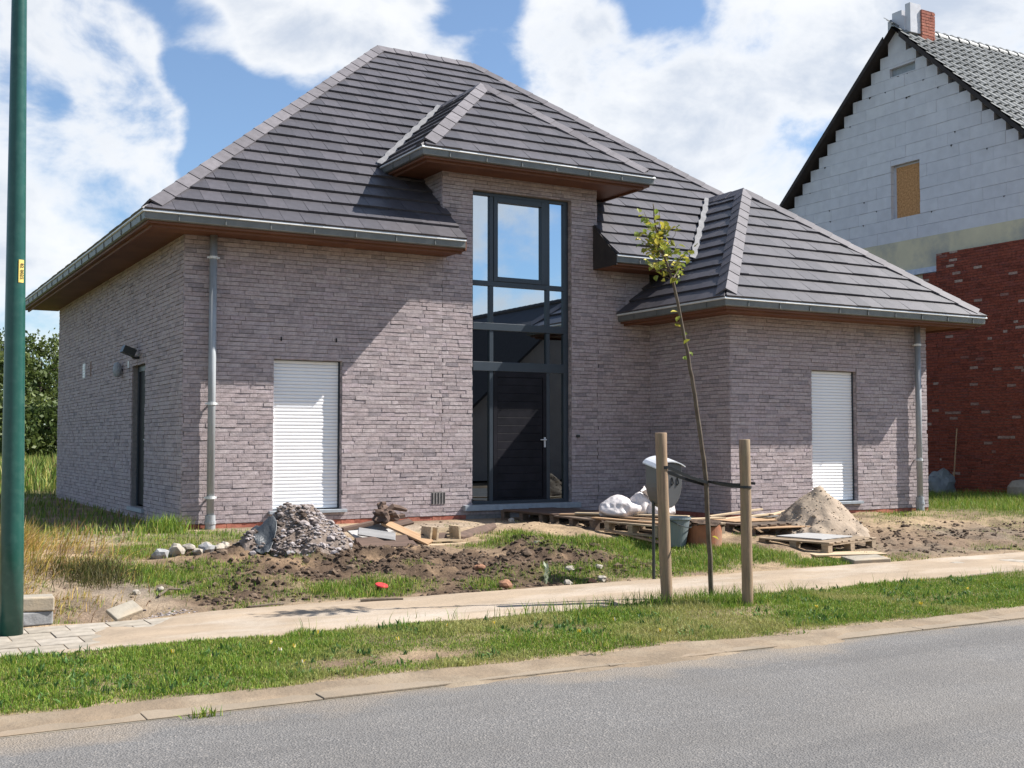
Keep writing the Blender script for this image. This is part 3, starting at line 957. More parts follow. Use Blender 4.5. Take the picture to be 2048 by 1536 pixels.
def entrance():
    y0, y1 = Y1 + .085, Y1 + .155
    f = MB()
    xl, xr, zb, zt = 8.467, 10.288, .515, 5.428
    bar = lambda a, b, c, d, yy=0: f.box(a, b, y0 + yy, y1 + yy, c, d)
    fr = []

    def part(nm, a, b, c, d, ya=0.0, yb=0.0):
        o = hl(MB().box(a, b, y0 + ya, y1 + yb, c, d).obj(nm, M['alu'], W_))
        o.matrix_parent_inverse = Matrix.Identity(4)
        bevel(o, .004)
        return o
    W_ = hl(link('entrance_glazing', MB().box(xl, xl + .05, y0, y1, zb, zt).mesh('entrance_glazing', M['alu']), house))
    part('frame', xr - .095, xr, zb, zt)
    part('frame', xl + .05, xr - .095, 5.375, zt)
    part('frame', xl + .05, xr - .095, zb, zb + .05)
    T1, T2, T3 = (3.945, 4.025), (3.245, 3.36), (2.60, 2.745)
    for k, (a, b) in enumerate((T1, T2, T3)):
        part('transom', xl + .05, xr - .095, a, b, -.002 - .012 * (k > 0), .001)
    MLx, MRx = (8.815, 8.885), (9.865, 9.930)
    for (a, b) in (MLx, MRx):
        part('mullion', a, b, T1[1], 5.375, -.001)
        part('mullion', a, b, T2[1], T1[0], -.001)
        part('mullion', a, b, T3[1], T2[0], -.001)
        part('mullion', a, b, zb + .05, T3[0], -.001)
    # opening sash in the upper middle light
    for (a, b, c, d) in ((8.886, 8.960, 4.026, 5.374), (9.768, 9.864, 4.026, 5.374), (8.960, 9.768, 5.29, 5.374), (8.960, 9.768, 4.026, 4.10)):
        part('sash', a, b, c, d, -.014, -.004)
    panes = [(xl + .05, 8.815, T1[1], 5.375), (8.960, 9.768, 4.10, 5.29), (9.930, xr - .095, T1[1], 5.375),
             (xl + .05, 8.815, T2[1], T1[0]), (8.885, 9.865, T2[1], T1[0]), (9.930, xr - .095, T2[1], T1[0]),
             (xl + .05, 8.815, T3[1], T2[0]), (8.885, 9.865, T3[1], T2[0]), (9.930, xr - .095, T3[1], T2[0]),
             (xl + .05, 8.815, zb + .05, T3[0]), (9.930, xr - .095, zb + .05, T3[0])]
    for i, (a, b, c, d) in enumerate(panes):
        g = MB(); yy = y0 + .036
        g.add([(a - .005, yy, c - .005), (b + .005, yy, c - .005), (b + .005, yy, d + .005), (a - .005, yy, d + .005)], [(0, 1, 2, 3)])
        o = g.obj('pane', M['glass'] if i < 6 else M['glass_low'], W_)
    # door leaf with horizontal boards
    D = hl(link('front_door', MB().box(8.887, 9.863, y0 + .02, y1, zb + .052, T3[0] - .002).mesh('front_door', M['door']), house))
    n = 15; za, zz = zb + .09, T3[0] - .09
    h = (zz - za) / n
    for k in range(n):
        o = MB().box(8.96, 9.79, y0 + .004, y0 + .019, za + k * h + .0012, za + (k + 1) * h - .0012).obj('door_board', M['door'], D)
        bevel(o, .004)
    for (a, b, c, d) in ((8.889, 8.955, zb + .055, T3[0] - .004), (9.795, 9.861, zb + .055, T3[0] - .004), (8.955, 9.795, zb + .055, za - .004), (8.955, 9.795, zz + .004, T3[0] - .004)):
        MB().box(a, b, y0 - .006, y0 + .019, c, d).obj('door_stile', M['door'], D)
    hd = MB(); hd.box(9.812, 9.842, y0 - .014, y0 - .006, 1.40, 1.56); hd.tube([(9.827, y0 - .014, 1.52), (9.827, y0 - .06, 1.52), (9.72, y0 - .062, 1.52)], .010, 8)
    hd.obj('handle', M['box_lid'], D)
    # room behind the glass: dark unfinished hall
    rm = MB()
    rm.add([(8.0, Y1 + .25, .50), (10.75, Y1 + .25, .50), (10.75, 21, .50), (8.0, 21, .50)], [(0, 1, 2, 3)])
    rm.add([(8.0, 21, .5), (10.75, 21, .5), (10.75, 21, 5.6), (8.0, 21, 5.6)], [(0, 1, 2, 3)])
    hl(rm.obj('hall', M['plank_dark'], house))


entrance()


def side_details():
    # side door in the left wall
    x = X0 + .10
    D = hl(link('side_door', MB().box(x, x + .05, 18.30, 19.18, .50, 2.66).mesh('side_door', M['door']), house))
    for (a, b) in ((18.28, 18.36), (19.12, 19.20)): MB().box(x - .02, x - .001, a, b, .48, 2.685).obj('frame', M['alu'], D)
    MB().box(x - .02, x - .001, 18.36, 19.12, 2.60, 2.685).obj('frame', M['alu'], D)
    MB().tube([(x - .002, 18.45, 1.52), (x - .05, 18.45, 1.52), (x - .05, 18.57, 1.52)], .010, 8).obj('handle', M['box_lid'], D)
    hl(MB().box(X0 - .05, X0 + .1, 18.22, 19.26, .41, .468).obj('door_sill', M['bluestone'], house))
    # floodlight on a bracket above the side door
    F = hl(link('floodlight', MB().tube([(X0 + .01, 18.72, 2.80), (X0 - .10, 18.72, 2.80), (X0 - .12, 18.72, 2.86)], .022, 10).mesh('floodlight', M['dark_metal']), house))
    MB().obox((X0 - .17, 18.72, 2.90), (.09, 0, -.035), (0, .11, 0), (.02, 0, .05)).obj('lamp_head', M['dark_metal'], F)
    MB().box(X0 - .004, X0 + .012, 18.66, 18.78, 2.73, 2.87).obj('bracket_plate', M['dark_metal'], F)
    # conical wall lamp left of the door
    Lm = hl(link('wall_lamp', MB().lathe([(.02, .13), (.055, .10), (.075, 0), (.055, -.1), (.02, -.12)], 18, (X0 - .09, 19.95, 2.67)).mesh('wall_lamp', M['bluestone'], True), house))
    MB().tube([(X0 + .01, 19.95, 2.67), (X0 - .09, 19.95, 2.67)], .02, 8).obj('arm', M['dark_metal'], Lm)
    hl(MB().box(X0 - .02, X0 + .012, 19.42, 19.50, 2.68, 2.79).obj('socket_box', M['box_lid'], house))
    # two small vent plates further back
    V = hl(link('vent_plate', MB().box(X0 - .015, X0 + .01, 23.35, 23.6, 2.70, 2.98).mesh('vent_plate', M['box_lid']), house))
    for k in range(5): MB().box(X0 - .022, X0 - .015, 23.37, 23.58, 2.72 + k * .05, 2.75 + k * .05).obj('louvre', M['white_slat'], V)
    hl(MB().box(X0 - .012, X0 + .01, 22.75, 22.85, 2.70, 2.98).obj('vent_slot', M['wood_brown'], house))
    # bottom ventilation grille on the front wall: five upright slots
    y = Y1 - .0155
    G = hl(link('air_brick', MB().box(7.765, 7.995, y, y + .02, .54, .725).mesh('air_brick', M['mortar']), house))
    for k in range(5): MB().box(7.772 + k * .049, 7.790 + k * .049, y - .004, y - .001, .55, .715).obj('slot', M['deck'], G)
    for (xx, zz) in ((5.388, 2.95), (6.218, 2.965)):
        hl(MB().box(xx - .008, xx + .008, y - .008, y + .02, zz - .03, zz + .03).obj('weep_hole', M['deck'], house))
    hl(MB().box(10.375, 10.435, y - .014, y + .02, 1.56, 1.60).obj('doorbell', M['dark_metal'], house))


side_details()

# ------------------------------------------------------------------ roofs


def clip_convex(poly, clip):
    """Sutherland-Hodgman in 2D; clip is counter-clockwise."""
    out = list(poly)
    n = len(clip)
    for i in range(n):
        a, b = clip[i], clip[(i + 1) % n]
        ex, ey = b[0] - a[0], b[1] - a[1]
        side = lambda p: ex * (p[1] - a[1]) - ey * (p[0] - a[0])
        inp, out = out, []
        for j in range(len(inp)):
            p, q = inp[j], inp[(j + 1) % len(inp)]
            sp, sq = side(p), side(q)
            if sp >= 0: out.append(p)
            if (sp >= 0) != (sq >= 0):
                t = sp / (sp - sq)
                out.append((p[0] + (q[0] - p[0]) * t, p[1] + (q[1] - p[1]) * t))
        if len(out) < 3: return []
    return out


def area2(p): return abs(sum(p[i][0] * p[(i + 1) % len(p)][1] - p[(i + 1) % len(p)][0] * p[i][1] for i in range(len(p)))) / 2


TILE_W, ROW = .295, .345
TONE_T = random.Random(17)


def tile_shape(poly, s0, lift, full=False, tone=.5, mb=None, frame=None):
    """slab over poly whose lower edge (s0) stands proud; frame maps (u,s,h) to 3D"""
    h = lambda s: .010 + lift * (1 - (s - s0) / ROW)
    n = len(poly)
    vs = [frame(u, s, h(s)) for u, s in poly] + [frame(u, s, -.004) for u, s in poly]
    fs = [tuple(range(n))] + [(i, i + n, (i + 1) % n + n, (i + 1) % n) for i in range(n)]
    mb.add(vs, fs, tone)


def roof_face(pieces, O, U, S, parent, name='tile_field', singles=0, keep=None, near=None, phase=0.0, lift=.034):
    """Tile one plane. pieces: convex polygons in (u,s); O origin at the eave, U along, S up the slope."""
    O, U, S = Vector(O), Vector(U).normalized(), Vector(S).normalized()
    Nn = U.cross(S).normalized()
    frame = lambda u, s, h: O + U * u + S * s + Nn * h
    deck = MB()
    cand, rest = [], MB()
    for pc in pieces:
        deck.add([frame(u, s, -.006) for u, s in pc], [tuple(range(len(pc)))])
        u0 = min(p[0] for p in pc); u1 = max(p[0] for p in pc); s0 = min(p[1] for p in pc); s1 = max(p[1] for p in pc)
        for r in range(int(s0 // ROW), int(s1 // ROW) + 1):
            off = phase + (TILE_W / 2 if r % 2 else 0)
            for c in range(int((u0 - off) // TILE_W) - 1, int((u1 - off) // TILE_W) + 2):
                a = c * TILE_W + off + .0022; b = a + TILE_W - .0044
                s = r * ROW
                poly = clip_convex([(a, s), (b, s), (b, s + ROW), (a, s + ROW)], pc)
                if not poly or area2(poly) < .0015: continue
                cu = sum(p[0] for p in poly) / len(poly); cs = sum(p[1] for p in poly) / len(poly)
                w = frame(cu, cs, 0)
                if keep and not keep(w): continue
                cand.append((abs(area2(poly) - (TILE_W - .0044) * ROW) < 1e-5, w.length, (a, s), poly))
    dk = hl(deck.obj('roof', M['deck'], parent))
    fulls = sorted([c for c in cand if c[0]], key=lambda c: c[1])[:singles]
    ids = {c[2] for c in fulls}
    if singles:
        var = []
        for k in range(10):
            m1 = MB(); jl = lift * TONE_T.uniform(.84, 1.14)
            tile_shape([(0, 0), (TILE_W - .0044, 0), (TILE_W - .0044, ROW), (0, ROW)], 0, jl, True, TONE_T.betavariate(2, 2), m1, lambda u, s, h: Vector((u, s, h)))
            var.append(m1.mesh('tile', M['tile'], tone=True))
        rot = Matrix((U, S, Nn)).transposed().to_4x4()
        for c in fulls:
            o = link('tile', TONE_T.choice(var), dk)
            o.matrix_parent_inverse = Matrix.Identity(4)
            o.matrix_basis = Matrix.Translation(frame(c[2][0], c[2][1], 0)) @ rot
    for c in cand:
        if c[0] and c[2] in ids: continue
        tile_shape(c[3], c[2][1], lift * TONE_T.uniform(.84, 1.14), False, TONE_T.betavariate(2, 2), rest, frame)
    if rest.v:
        rest.obj(name, M['tile'], dk, tone=True, kind='stuff')
    return dk


def hip_caps(A, B, n1, n2, parent, d1=None, d2=None, L=.36, w=.150, name='hip_tile'):
    """row of folded cap tiles from A (low) to B (high) over the arris between planes with normals n1, n2"""
    A, B, n1, n2 = Vector(A), Vector(B), Vector(n1).normalized(), Vector(n2).normalized()
    d = (B - A).normalized()
    f1 = d.cross(n1).normalized(); f2 = d.cross(n2).normalized()
    up = (n1 + n2).normalized()
    if f1.dot(up) > 0: f1 = -f1
    if f2.dot(up) > 0: f2 = -f2
    tot = (B - A).length; k = max(1, round(tot / L)); l = tot / k
    for i in range(k):
        mb = MB()
        vs = []
        for (t, rise) in ((-.006, .012), (l - .003, .002)):
            c = A + d * (i * l + t)
            ap = c + up * (.072 + rise)
            e1 = c + f1 * w + n1 * (.040 + rise); e2 = c + f2 * w + n2 * (.040 + rise)
            vs += [ap, e1, e2, ap - up * .03, e1 - n1 * .028, e2 - n2 * .028]
        fs = [(0, 1, 7, 6), (0, 6, 8, 2), (1, 4, 10, 7), (2, 8, 11, 5), (0, 3, 4, 1), (0, 2, 5, 3), (6, 7, 10, 9), (6, 9, 11, 8), (3, 9, 10, 4), (3, 5, 11, 9)]
        mb.add(vs, fs, TONE_T.random())
        o = mb.obj(name, M['cap'], parent, tone=True)
        o.matrix_parent_inverse = Matrix.Identity(4)


NF = Vector((0, -STH, CTH)); NL = Vector((-STH, 0, CTH)); NRt = Vector((STH, 0, CTH)); NB = Vector((0, STH, CTH))


def build_roofs():
    hip_t = 4.72 / TAN
    # --- main front plane, cut round the tower
    L = EX1 - EX0
    slope = hip_t / CTH
    full = [(0, 0), (L, 0), (L - hip_t, slope), (hip_t, slope)]
    cutL, cutR = XT0 + .055 - EX0, XT1 - .06 - EX0
    sw = (Y1 + .85 - EY) / CTH
    pcs = [clip_convex(full, [(0, -1), (cutL, -1), (cutL, 20), (0, 20)]),
           clip_convex(full, [(cutL, sw), (cutR, sw), (cutR, 20), (cutL, 20)]),
           clip_convex(full, [(cutR, -1), (L, -1), (L, 20), (cutR, 20)])]

    def keep(w):
        wing = ZW + TAN * (w.x - VX0)
        if w.x > 12.0 and wing > w.z + .12 and w.z < ZW + TAN * 2.87 - .0: return False
        tow_l = ZT + TAN * (w.x - TX0); tow_r = ZT + TAN * (TX1 - w.x)
        if min(tow_l, tow_r) > w.z + .2 and XT0 + .15 < w.x < XT1 - .15 and w.y > Y1 + .2: return False
        return True
    main = roof_face(pcs, (EX0, EY, ZE), (1, 0, 0), (0, CTH, STH), house, singles=296, keep=keep, phase=.1)
    # left, right and back planes
    dep = 27.2 - EY
    yr = EY + hip_t
    full = [(0, 0), (dep, 0), (dep - hip_t, slope), ]
    lp = [(0, 0), (dep, 0), (dep - hip_t, slope)]
    roof_face([lp], (EX0, EY + dep, ZE), (0, -1, 0), (CTH, 0, STH), house)
    mb = MB()
    A, B = (EX0 + hip_t, yr, ZR), (EX1 - hip_t, yr, ZR)
    mb.add([(EX1, EY, ZE), (EX1, 27.2, ZE), B], [(0, 1, 2)])
    mb.add([(EX1, 27.2, ZE), (EX0, 27.2, ZE), A, B], [(0, 1, 2, 3)])
    hl(mb.obj('rear_roof', M['opp_roof'], house))
    hip_caps((EX0 + .12, EY + .12, ZE + .12 * TAN), A, NF, NL, main)
    hip_caps((EX1 - .12, EY + .12, ZE + .12 * TAN), B, NF, NRt, main)
    hip_caps(A, B, NF, NB, main, name='ridge_tile')
    # --- tower
    hw = (TX1 - TX0) / 2; sl = hw / CTH
    tower = roof_face([[(0, 0), (2 * hw, 0), (hw, sl)]], (TX0, EY, ZT), (1, 0, 0), (0, CTH, STH), house, phase=.05)
    zr = ZT + hw * TAN
    yback_e = EY + (ZT - ZE) / TAN; yback_r = EY + (zr - ZE) / TAN
    ridge_y = EY + hw
    # left plane: u runs from the back to the front (towards the viewer)
    Lu = yback_e - EY + .05
    pl = [(-(yback_r - yback_e), sl), (0, 0), (Lu, 0), (Lu - hw, sl)]
    roof_face([[pl[1], pl[2], pl[3], pl[0]]], (TX0, EY + Lu, ZT), (0, -1, 0), (CTH, 0, STH), house)
    roof_face([[(0, 0), (Lu, 0), (Lu + (yback_r - yback_e), sl), (hw, sl)]], (TX1, EY, ZT), (0, 1, 0), (-CTH, 0, STH), house)
    ap = (TX0 + hw, ridge_y, zr)
    hip_caps((TX0 + .1, EY + .1, ZT + .1 * TAN), ap, NF, NL, tower)
    hip_caps((TX1 - .1, EY + .1, ZT + .1 * TAN), ap, NF, NRt, tower)
    hip_caps(ap, (TX0 + hw, yback_r, zr), NL, NRt, tower, name='ridge_tile')
    # --- wing
    hw2 = (VX1 - VX0) / 2; sl2 = hw2 / CTH; zr2 = ZW + hw2 * TAN
    wing = roof_face([[(0, 0), (2 * hw2, 0), (hw2, sl2)]], (VX0, VY, ZW), (1, 0, 0), (0, CTH, STH), house, phase=.02)
    # left plane: eave runs back to the tower-side wall, upper part dies into the main slope
    yv = lambda z: EY + (z - ZE) / TAN
    Lw = Y1 - VY
    pcsL = [[(-.0, 0), (Lw, 0), (Lw, (ZE - ZW) / STH), (0, (ZE - ZW) / STH)]]
    # below the main eave: back edge at the wall; above it: valley
    sA = (ZE - ZW) / STH
    a0 = (Y1 - EY)
    top = [(a0, sA), (Lw, sA), (Lw, sl2), (Y1 - yv(zr2), sl2)]
    low = [(0, 0), (Lw, 0), (Lw, sA), (0, sA)]
    cl = [(-5, 0), (Lw, 0), (Lw - hw2, sl2), (-5, sl2)]
    roof_face([clip_convex(low, cl), clip_convex(top, cl)], (VX0, Y1, ZW), (0, -1, 0), (CTH, 0, STH), house)
    mb = MB()
    mb.add([(VX1, VY, ZW), (VX1, 18, ZW), (VX0 + hw2, 18, zr2), (VX0 + hw2, VY + hw2, zr2)], [(0, 1, 2, 3)])
    hl(mb.obj('rear_roof', M['opp_roof'], house))
    ap2 = (VX0 + hw2, VY + hw2, zr2)
    hip_caps((VX0 + .1, VY + .1, ZW + .1 * TAN), ap2, NF, NL, wing)
    hip_caps((VX1 - .1, VY + .1, ZW + .1 * TAN), ap2, NF, NRt, wing)
    hip_caps(ap2, (VX0 + hw2, yv(zr2), zr2), NL, NRt, wing, name='ridge_tile')

    # valley flashings: wavy strips of pale lead lying on the main slope
    def valley(P0, P1, side, w, seed):
        rnd = random.Random(seed)
        P0, P1 = Vector(P0), Vector(P1)
        d = (P1 - P0).normalized(); acr = d.cross(NF).normalized() * side
        n = 36; vs = []
        for i in range(n + 1):
            c = P0.lerp(P1, i / n)
            ww = w * (1 + .16 * math.sin(i * 1.3 + rnd.uniform(-.8, .8)))
            vs += [c + NF * .085 - acr * .03, c + acr * ww + NF * (.066 + .008 * rnd.random())]
        mb = MB().add(vs, [(2 * i, 2 * i + 1, 2 * i + 3, 2 * i + 2) for i in range(n)])
        hl(mb.obj('valley_flashing', M['lead'], house, smooth=True))
    valley((TX0 - .0, yback_e, ZT), (TX0 + hw, yback_r, zr), -1, .07, 1)
    xv = lambda z: VX0 + (z - ZW) / TAN
    valley((xv(ZE), EY, ZE), (xv(zr2), yv(zr2), zr2), -1, .075, 2)
    return main


MAIN_ROOF = build_roofs()


def sweep(path, prof, closed=True):
    """profile (outward offset, z) swept along a horizontal polyline; outward is to the right of travel"""
    P = [Vector((p[0], p[1])) for p in path]
    n = len(P); vs, fs = [], []
    dirs = [(P[i + 1] - P[i]).normalized() for i in range(n - 1)]
    nor = [Vector((d.y, -d.x)) for d in dirs]
    for i in range(n):
        if i == 0: m_ = nor[0]
        elif i == n - 1: m_ = nor[-1]
        else:
            m_ = (nor[i - 1] + nor[i]); m_ = m_ / (1 + nor[i - 1].dot(nor[i]))
        for (o, z) in prof: vs.append((P[i].x + m_.x * o, P[i].y + m_.y * o, z))
    k = len(prof)
    for i in range(n - 1):
        for j in range(k if closed else k - 1):
            a = i * k + j; b = i * k + (j + 1) % k
            fs.append((a, a + k, b + k, b))
    if closed:
        fs.append(tuple(range(k))); fs.append(tuple((n - 1) * k + j for j in range(k - 1, -1, -1)))
    return vs, fs


def eaves(path, z, soff=None, seams=True):
    """zinc box gutter with rolled rim, brown fascia below and soffit board; path is the outer gutter line"""
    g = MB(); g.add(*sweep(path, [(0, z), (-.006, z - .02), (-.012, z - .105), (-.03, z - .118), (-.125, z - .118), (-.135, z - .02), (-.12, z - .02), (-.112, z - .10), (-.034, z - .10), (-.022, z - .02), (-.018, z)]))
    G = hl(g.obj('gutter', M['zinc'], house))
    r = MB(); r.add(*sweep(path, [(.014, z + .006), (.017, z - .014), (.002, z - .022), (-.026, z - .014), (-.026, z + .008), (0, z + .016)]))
    r.obj('rim', M['zinc_lit_rim'], G)
    f = MB(); f.add(*sweep(path, [(-.128, z - .119), (-.128, z - .185), (-.160, z - .185), (-.160, z - .119)]))
    f.add(*sweep(path, [(-.06, z - .119), (-.06, z - .15), (-.127, z - .15), (-.127, z - .119)]))
    f.obj('fascia', M['wood_brown'], G)
    if seams:
        s = 0
        for i in range(len(path) - 1):
            a, b = Vector(path[i]), Vector(path[i + 1]); d = (b - a); Ln = d.length; d.normalize(); nn = Vector((d.y, -d.x))
            t = .45
            while t < Ln - .1:
                c = a + d * t
                m_ = MB(); cc = c + nn * -.004
                m_.obox((cc.x, cc.y, z - .056), (d.x * .008, d.y * .008, 0), (nn.x * .007, nn.y * .007, 0), (0, 0, .05))
                m_.obj('gutter_seam', M['zinc'], G)
                t += .62
    if soff:
        for (x0, x1, y0, y1) in soff:
            # boards laid side by side along the eave
            mb = MB(); mb.box(x0, x1, y0, y1, z - .15, z - .128)
            hl(mb.obj('soffit', M['wood_brown'], house))


# travel directions keep the outside on the right hand side
eaves([(EX0, 27.15), (EX0, EY), (XT0 + .045, EY)], ZE, [(EX0 + .16, X0 + .03, Y1 - .0, 27.0), (EX0 + .16, XT0 + .04, EY + .16, Y1 + .02)])
eaves([(XT1 - .08, EY), (12.22, EY)], ZE, [(XT1 - .06, 12.3, EY + .16, Y1 + .02)])
eaves([(TX0, EY + (ZT - ZE) / TAN - .05), (TX0, EY), (TX1, EY), (TX1, EY + 1.6)], ZT, [(TX0 + .16, XT0 + .03, Y1, Y1 + .9), (TX0 + .16, TX1 - .16, EY + .16, Y1 + .02), (XT1 - .03, TX1 - .16, Y1 + .02, Y1 + .9)])
eaves([(VX0, Y1 - .01), (VX0, VY), (VX1, VY), (VX1, 18)], ZW, [(VX0 + .16, WX + .03, WY + .02, Y1), (VX0 + .16, VX1 - .16, VY + .16, WY + .02), (WX1 - .03, VX1 - .16, WY + .02, 18)])
# end boards where the main eave stops at the tower
for xa in (XT0 + .045, XT1 - .085):
    mb = MB()
    pr = [(EY + .02, ZE - .15), (Y1 + .01, ZE - .15), (Y1 + .01, ZE + .02 + (Y1 - EY) * TAN), (EY + .02, ZE + .005)]
    vs = [(xa, y, z) for y, z in pr] + [(xa + .022, y, z) for y, z in pr]
    mb.add(vs, [(0, 1, 2, 3), (7, 6, 5, 4), (0, 4, 5, 1), (1, 5, 6, 2), (2, 6, 7, 3), (3, 7, 4, 0)])
    hl(mb.obj('end_board', M['wood_brown'] if xa < 9 else M['dark_wood'], house))


def downpipe(x, y, ztop, zbot, r, brs, shoe, ywall):
    D = hl(link('downpipe', MB().tube([(x, y, zbot), (x, y, ztop)], r, 16).mesh('downpipe', M['pipe'], True), house))
    for b in brs:
        k = MB(); k.tube([(x, y, b - .018), (x, y, b + .018)], r + .012, 16); k.box(x - r - .035, x + r + .035, y - .008, y + .008, b - .012, b + .012); k.box(x - .01, x + .01, y, ywall + .01, b - .01, b + .01)
        k.obj('bracket', M['zinc_lit_rim'], D)
    k = MB(); k.tube([(x, y, .22), (x, y, zbot + .1)], r + .018, 16); k.tube([(x, y, shoe - .02), (x, y, shoe + .02)], r + .028, 16)
    k.obj('shoe', M['pipe'], D, smooth=False)


downpipe(4.378, Y1 - .11, ZE - .15, .39, .052, (4.02, 2.01, .73), .39, Y1)
downpipe(15.92, WY - .11, ZW - .15, .45, .050, (3.14, 1.18), .45, WY)

# ------------------------------------------------------------------ neighbouring house (shell under construction)


def neighbour():
    rnd = random.Random(23)
    XN, YA, ZA, TN = 22.0, 19.72, 11.6, .95
    ZS, ZBM = 5.85, 6.33               # top of facing brick, top of ring beam
    yf, yb = 14.3, 25.2
    H = thing('neighbouring_house', 'unfinished house with red brick base, white block gable and boarded window', 'house', (XN, YA, .3))
    inv = Matrix.Translation((-XN, -YA, -.3))

    def n(o): o.matrix_parent_inverse = inv; return o
    # facing brick, left part stops lower in steps
    steps = [(yf, 18.55, ZS), (18.55, 18.95, ZS - .42), (18.95, 19.35, ZS - .62), (19.35, yb, ZS - 1.3)]
    w = MB()
    for (a, b, zt) in steps: w.box(XN + .012, XN + .10, a, b, 0, zt)
    wall = n(w.obj('brick_wall', M['mortar'], H))
    rects = []
    for (a, b, zt) in steps:
        for r in courses(b - a, .3, zt, [], rnd, bl=.22, ch=.0625): rects.append((r[0] + yb - b, r[1] + yb - b, r[2], r[3]))
    O = (XN + .012, yb, 0)
    near = sorted([r for r in rects if r[1] - r[0] > .2 and r[3] - r[2] > .055 and 16.3 < yb - r[0] < 18.5], key=lambda r: math.hypot(XN, yb - r[0]) + abs(r[2] - 2.2))[:296]
    ns = set(near)
    var = [brick_mesh('brick', [(-.11, .11, -.031, .031)], (0, 0, 0), (0, -1, 0), (-1, 0, 0), M['red_brick'], rnd) for k in range(24)]
    for r in near:
        o = link('brick', rnd.choice(var), wall); o.matrix_parent_inverse = Matrix.Identity(4)
        o.location = (O[0], yb - (r[0] + r[1]) / 2, (r[2] + r[3]) / 2)
    me = brick_mesh('brick_field', [r for r in rects if r not in ns], O, (0, -1, 0), (-1, 0, 0), M['red_brick'], rnd)
    link('brick_field', me, wall, kind='stuff')
    # ring beam and foil strip
    n(MB().box(XN + .14, XN + .40, yf, yb, 4.6, ZBM).obj('ring_beam', M['beam'], H))
    n(MB().box(XN + .04, XN + .135, 18.56, 20.9, ZS - .40, ZS - .27).obj('foil_strip', M['plastic_blue'], H))
    n(MB().box(XN + .06, XN + .13, 19.36, 21.5, ZS - .75, ZS - .45).obj('foil_strip', M['plastic_blue'], H))
    # gable of aerated blocks, stepped under the roof; window opening and slot left free
    hole = (19.12, 20.0, 6.92, 8.22); slot = (19.20, 19.98, 10.42, 10.62)
    bx = XN + .15
    core = MB()
    core.add([(bx + .195, yf + .3, ZBM), (bx + .195, yb - .3, ZBM), (bx + .195, YA, ZA - .25)], [(0, 1, 2)])
    gab = n(core.obj('gable_wall', M['block_joint'], H))
    bh, bl = .29, .62
    meshes = {}
    r = 0; z = ZBM
    while z < ZA - .3:
        half = (ZA - (z + bh) - .10) / TN
        y0, y1 = YA - half, YA + half
        y = y1 - rnd.uniform(.0, .0)
        u = y0
        g0 = (r % 2) * bl / 2
        first = (math.floor((y0 - g0) / bl + .08) + 1) * bl + g0 - y0
        while u < y1 - .03:
            w_ = first; first = bl
            a, b = u, min(u + w_, y1); u += w_
            segs = [(a, b, z, z + bh)]
            for hh in (hole, slot):
                out = []
                for (p, q, s, t) in segs:
                    if q <= hh[0] or p >= hh[1] or t <= hh[2] + .01 or s >= hh[3] - .01: out.append((p, q, s, t)); continue
                    if p < hh[0] - .02: out.append((p, hh[0], s, t))
                    if q > hh[1] + .02: out.append((hh[1], q, s, t))
                    if s < hh[2] - .02: out.append((max(p, hh[0]), min(q, hh[1]), s, hh[2]))
                    if t > hh[3] + .02: out.append((max(p, hh[0]), min(q, hh[1]), hh[3], t))
                segs = out
            for (p, q, s, t) in segs:
                m_ = MB(); dx = rnd.uniform(-.005, .005)
                m_.box(bx + dx, bx + .2, p + .001, q - .001, s + .003, t - .003, tone=rnd.betavariate(3, 3))
                o = m_.obj('block', M['block'], gab, tone=True); o.matrix_parent_inverse = Matrix.Identity(4)
        z += bh; r += 1
    # chipped corners and open joints between the blocks
    mb = MB(); q = random.Random(61)
    for _ in range(26):
        rr_ = q.randrange(1, 15); zz_ = ZBM + rr_ * bh; hw_ = (ZA - zz_ - .5) / TN
        yy_ = YA + q.uniform(-hw_, hw_); a_, b_ = q.uniform(.02, .05), q.uniform(.02, .06)
        if hole[0] - .1 < yy_ < hole[1] + .1 and hole[2] - .1 < zz_ < hole[3] + .1: continue
        mb.add([(bx - .008, yy_ - a_, zz_), (bx - .008, yy_ + a_, zz_ + .004), (bx - .008, yy_ + a_ * q.uniform(-.5, .8), zz_ - b_)], [(0, 1, 2)])
    mb.obj('open_joints', M['deck'], gab, kind='stuff').matrix_parent_inverse = Matrix.Identity(4)
    # boarded window and slot
    wdw = n(MB().box(bx + .10, bx + .12, hole[0] + .04, hole[1] - .09, hole[2], hole[3] - .05).obj('boarded_window', M['osb'], H))
    n(MB().box(bx + .121, bx + .14, hole[0], hole[1], hole[2], hole[3]).obj('window_back', M['block'], H))
    n(MB().box(bx + .09, bx + .12, slot[0], slot[1], slot[2], slot[3]).obj('slot_back', M['bluestone'], H))
    # chimney: block pier in the gable plane, red brick flue behind
    P = n(MB().box(bx, bx + .3, 19.50, 20.02, ZA - .75, ZA + .22).obj('block_pier', M['block'], H, tone=True))
    zz = ZA - .75
    n(MB().box(bx + .02, bx + .28, 19.60, 19.9, ZA + .22, ZA + .40).obj('block_pier', M['block'], H, tone=True))
    n(MB().box(bx + .05, bx + .42, 19.36, 19.52, ZA - .2, ZA + .52).obj('block_pier', M['block'], H, tone=True))
    cx0, cx1, cy0, cy1 = XN + .55, XN + 1.02, 19.32, 19.86
    C_ = n(MB().box(cx0 + .02, cx1 - .02, cy0 + .02, cy1 - .02, ZA - .6, ZA + .40).obj('chimney', M['block'], H, tone=True))
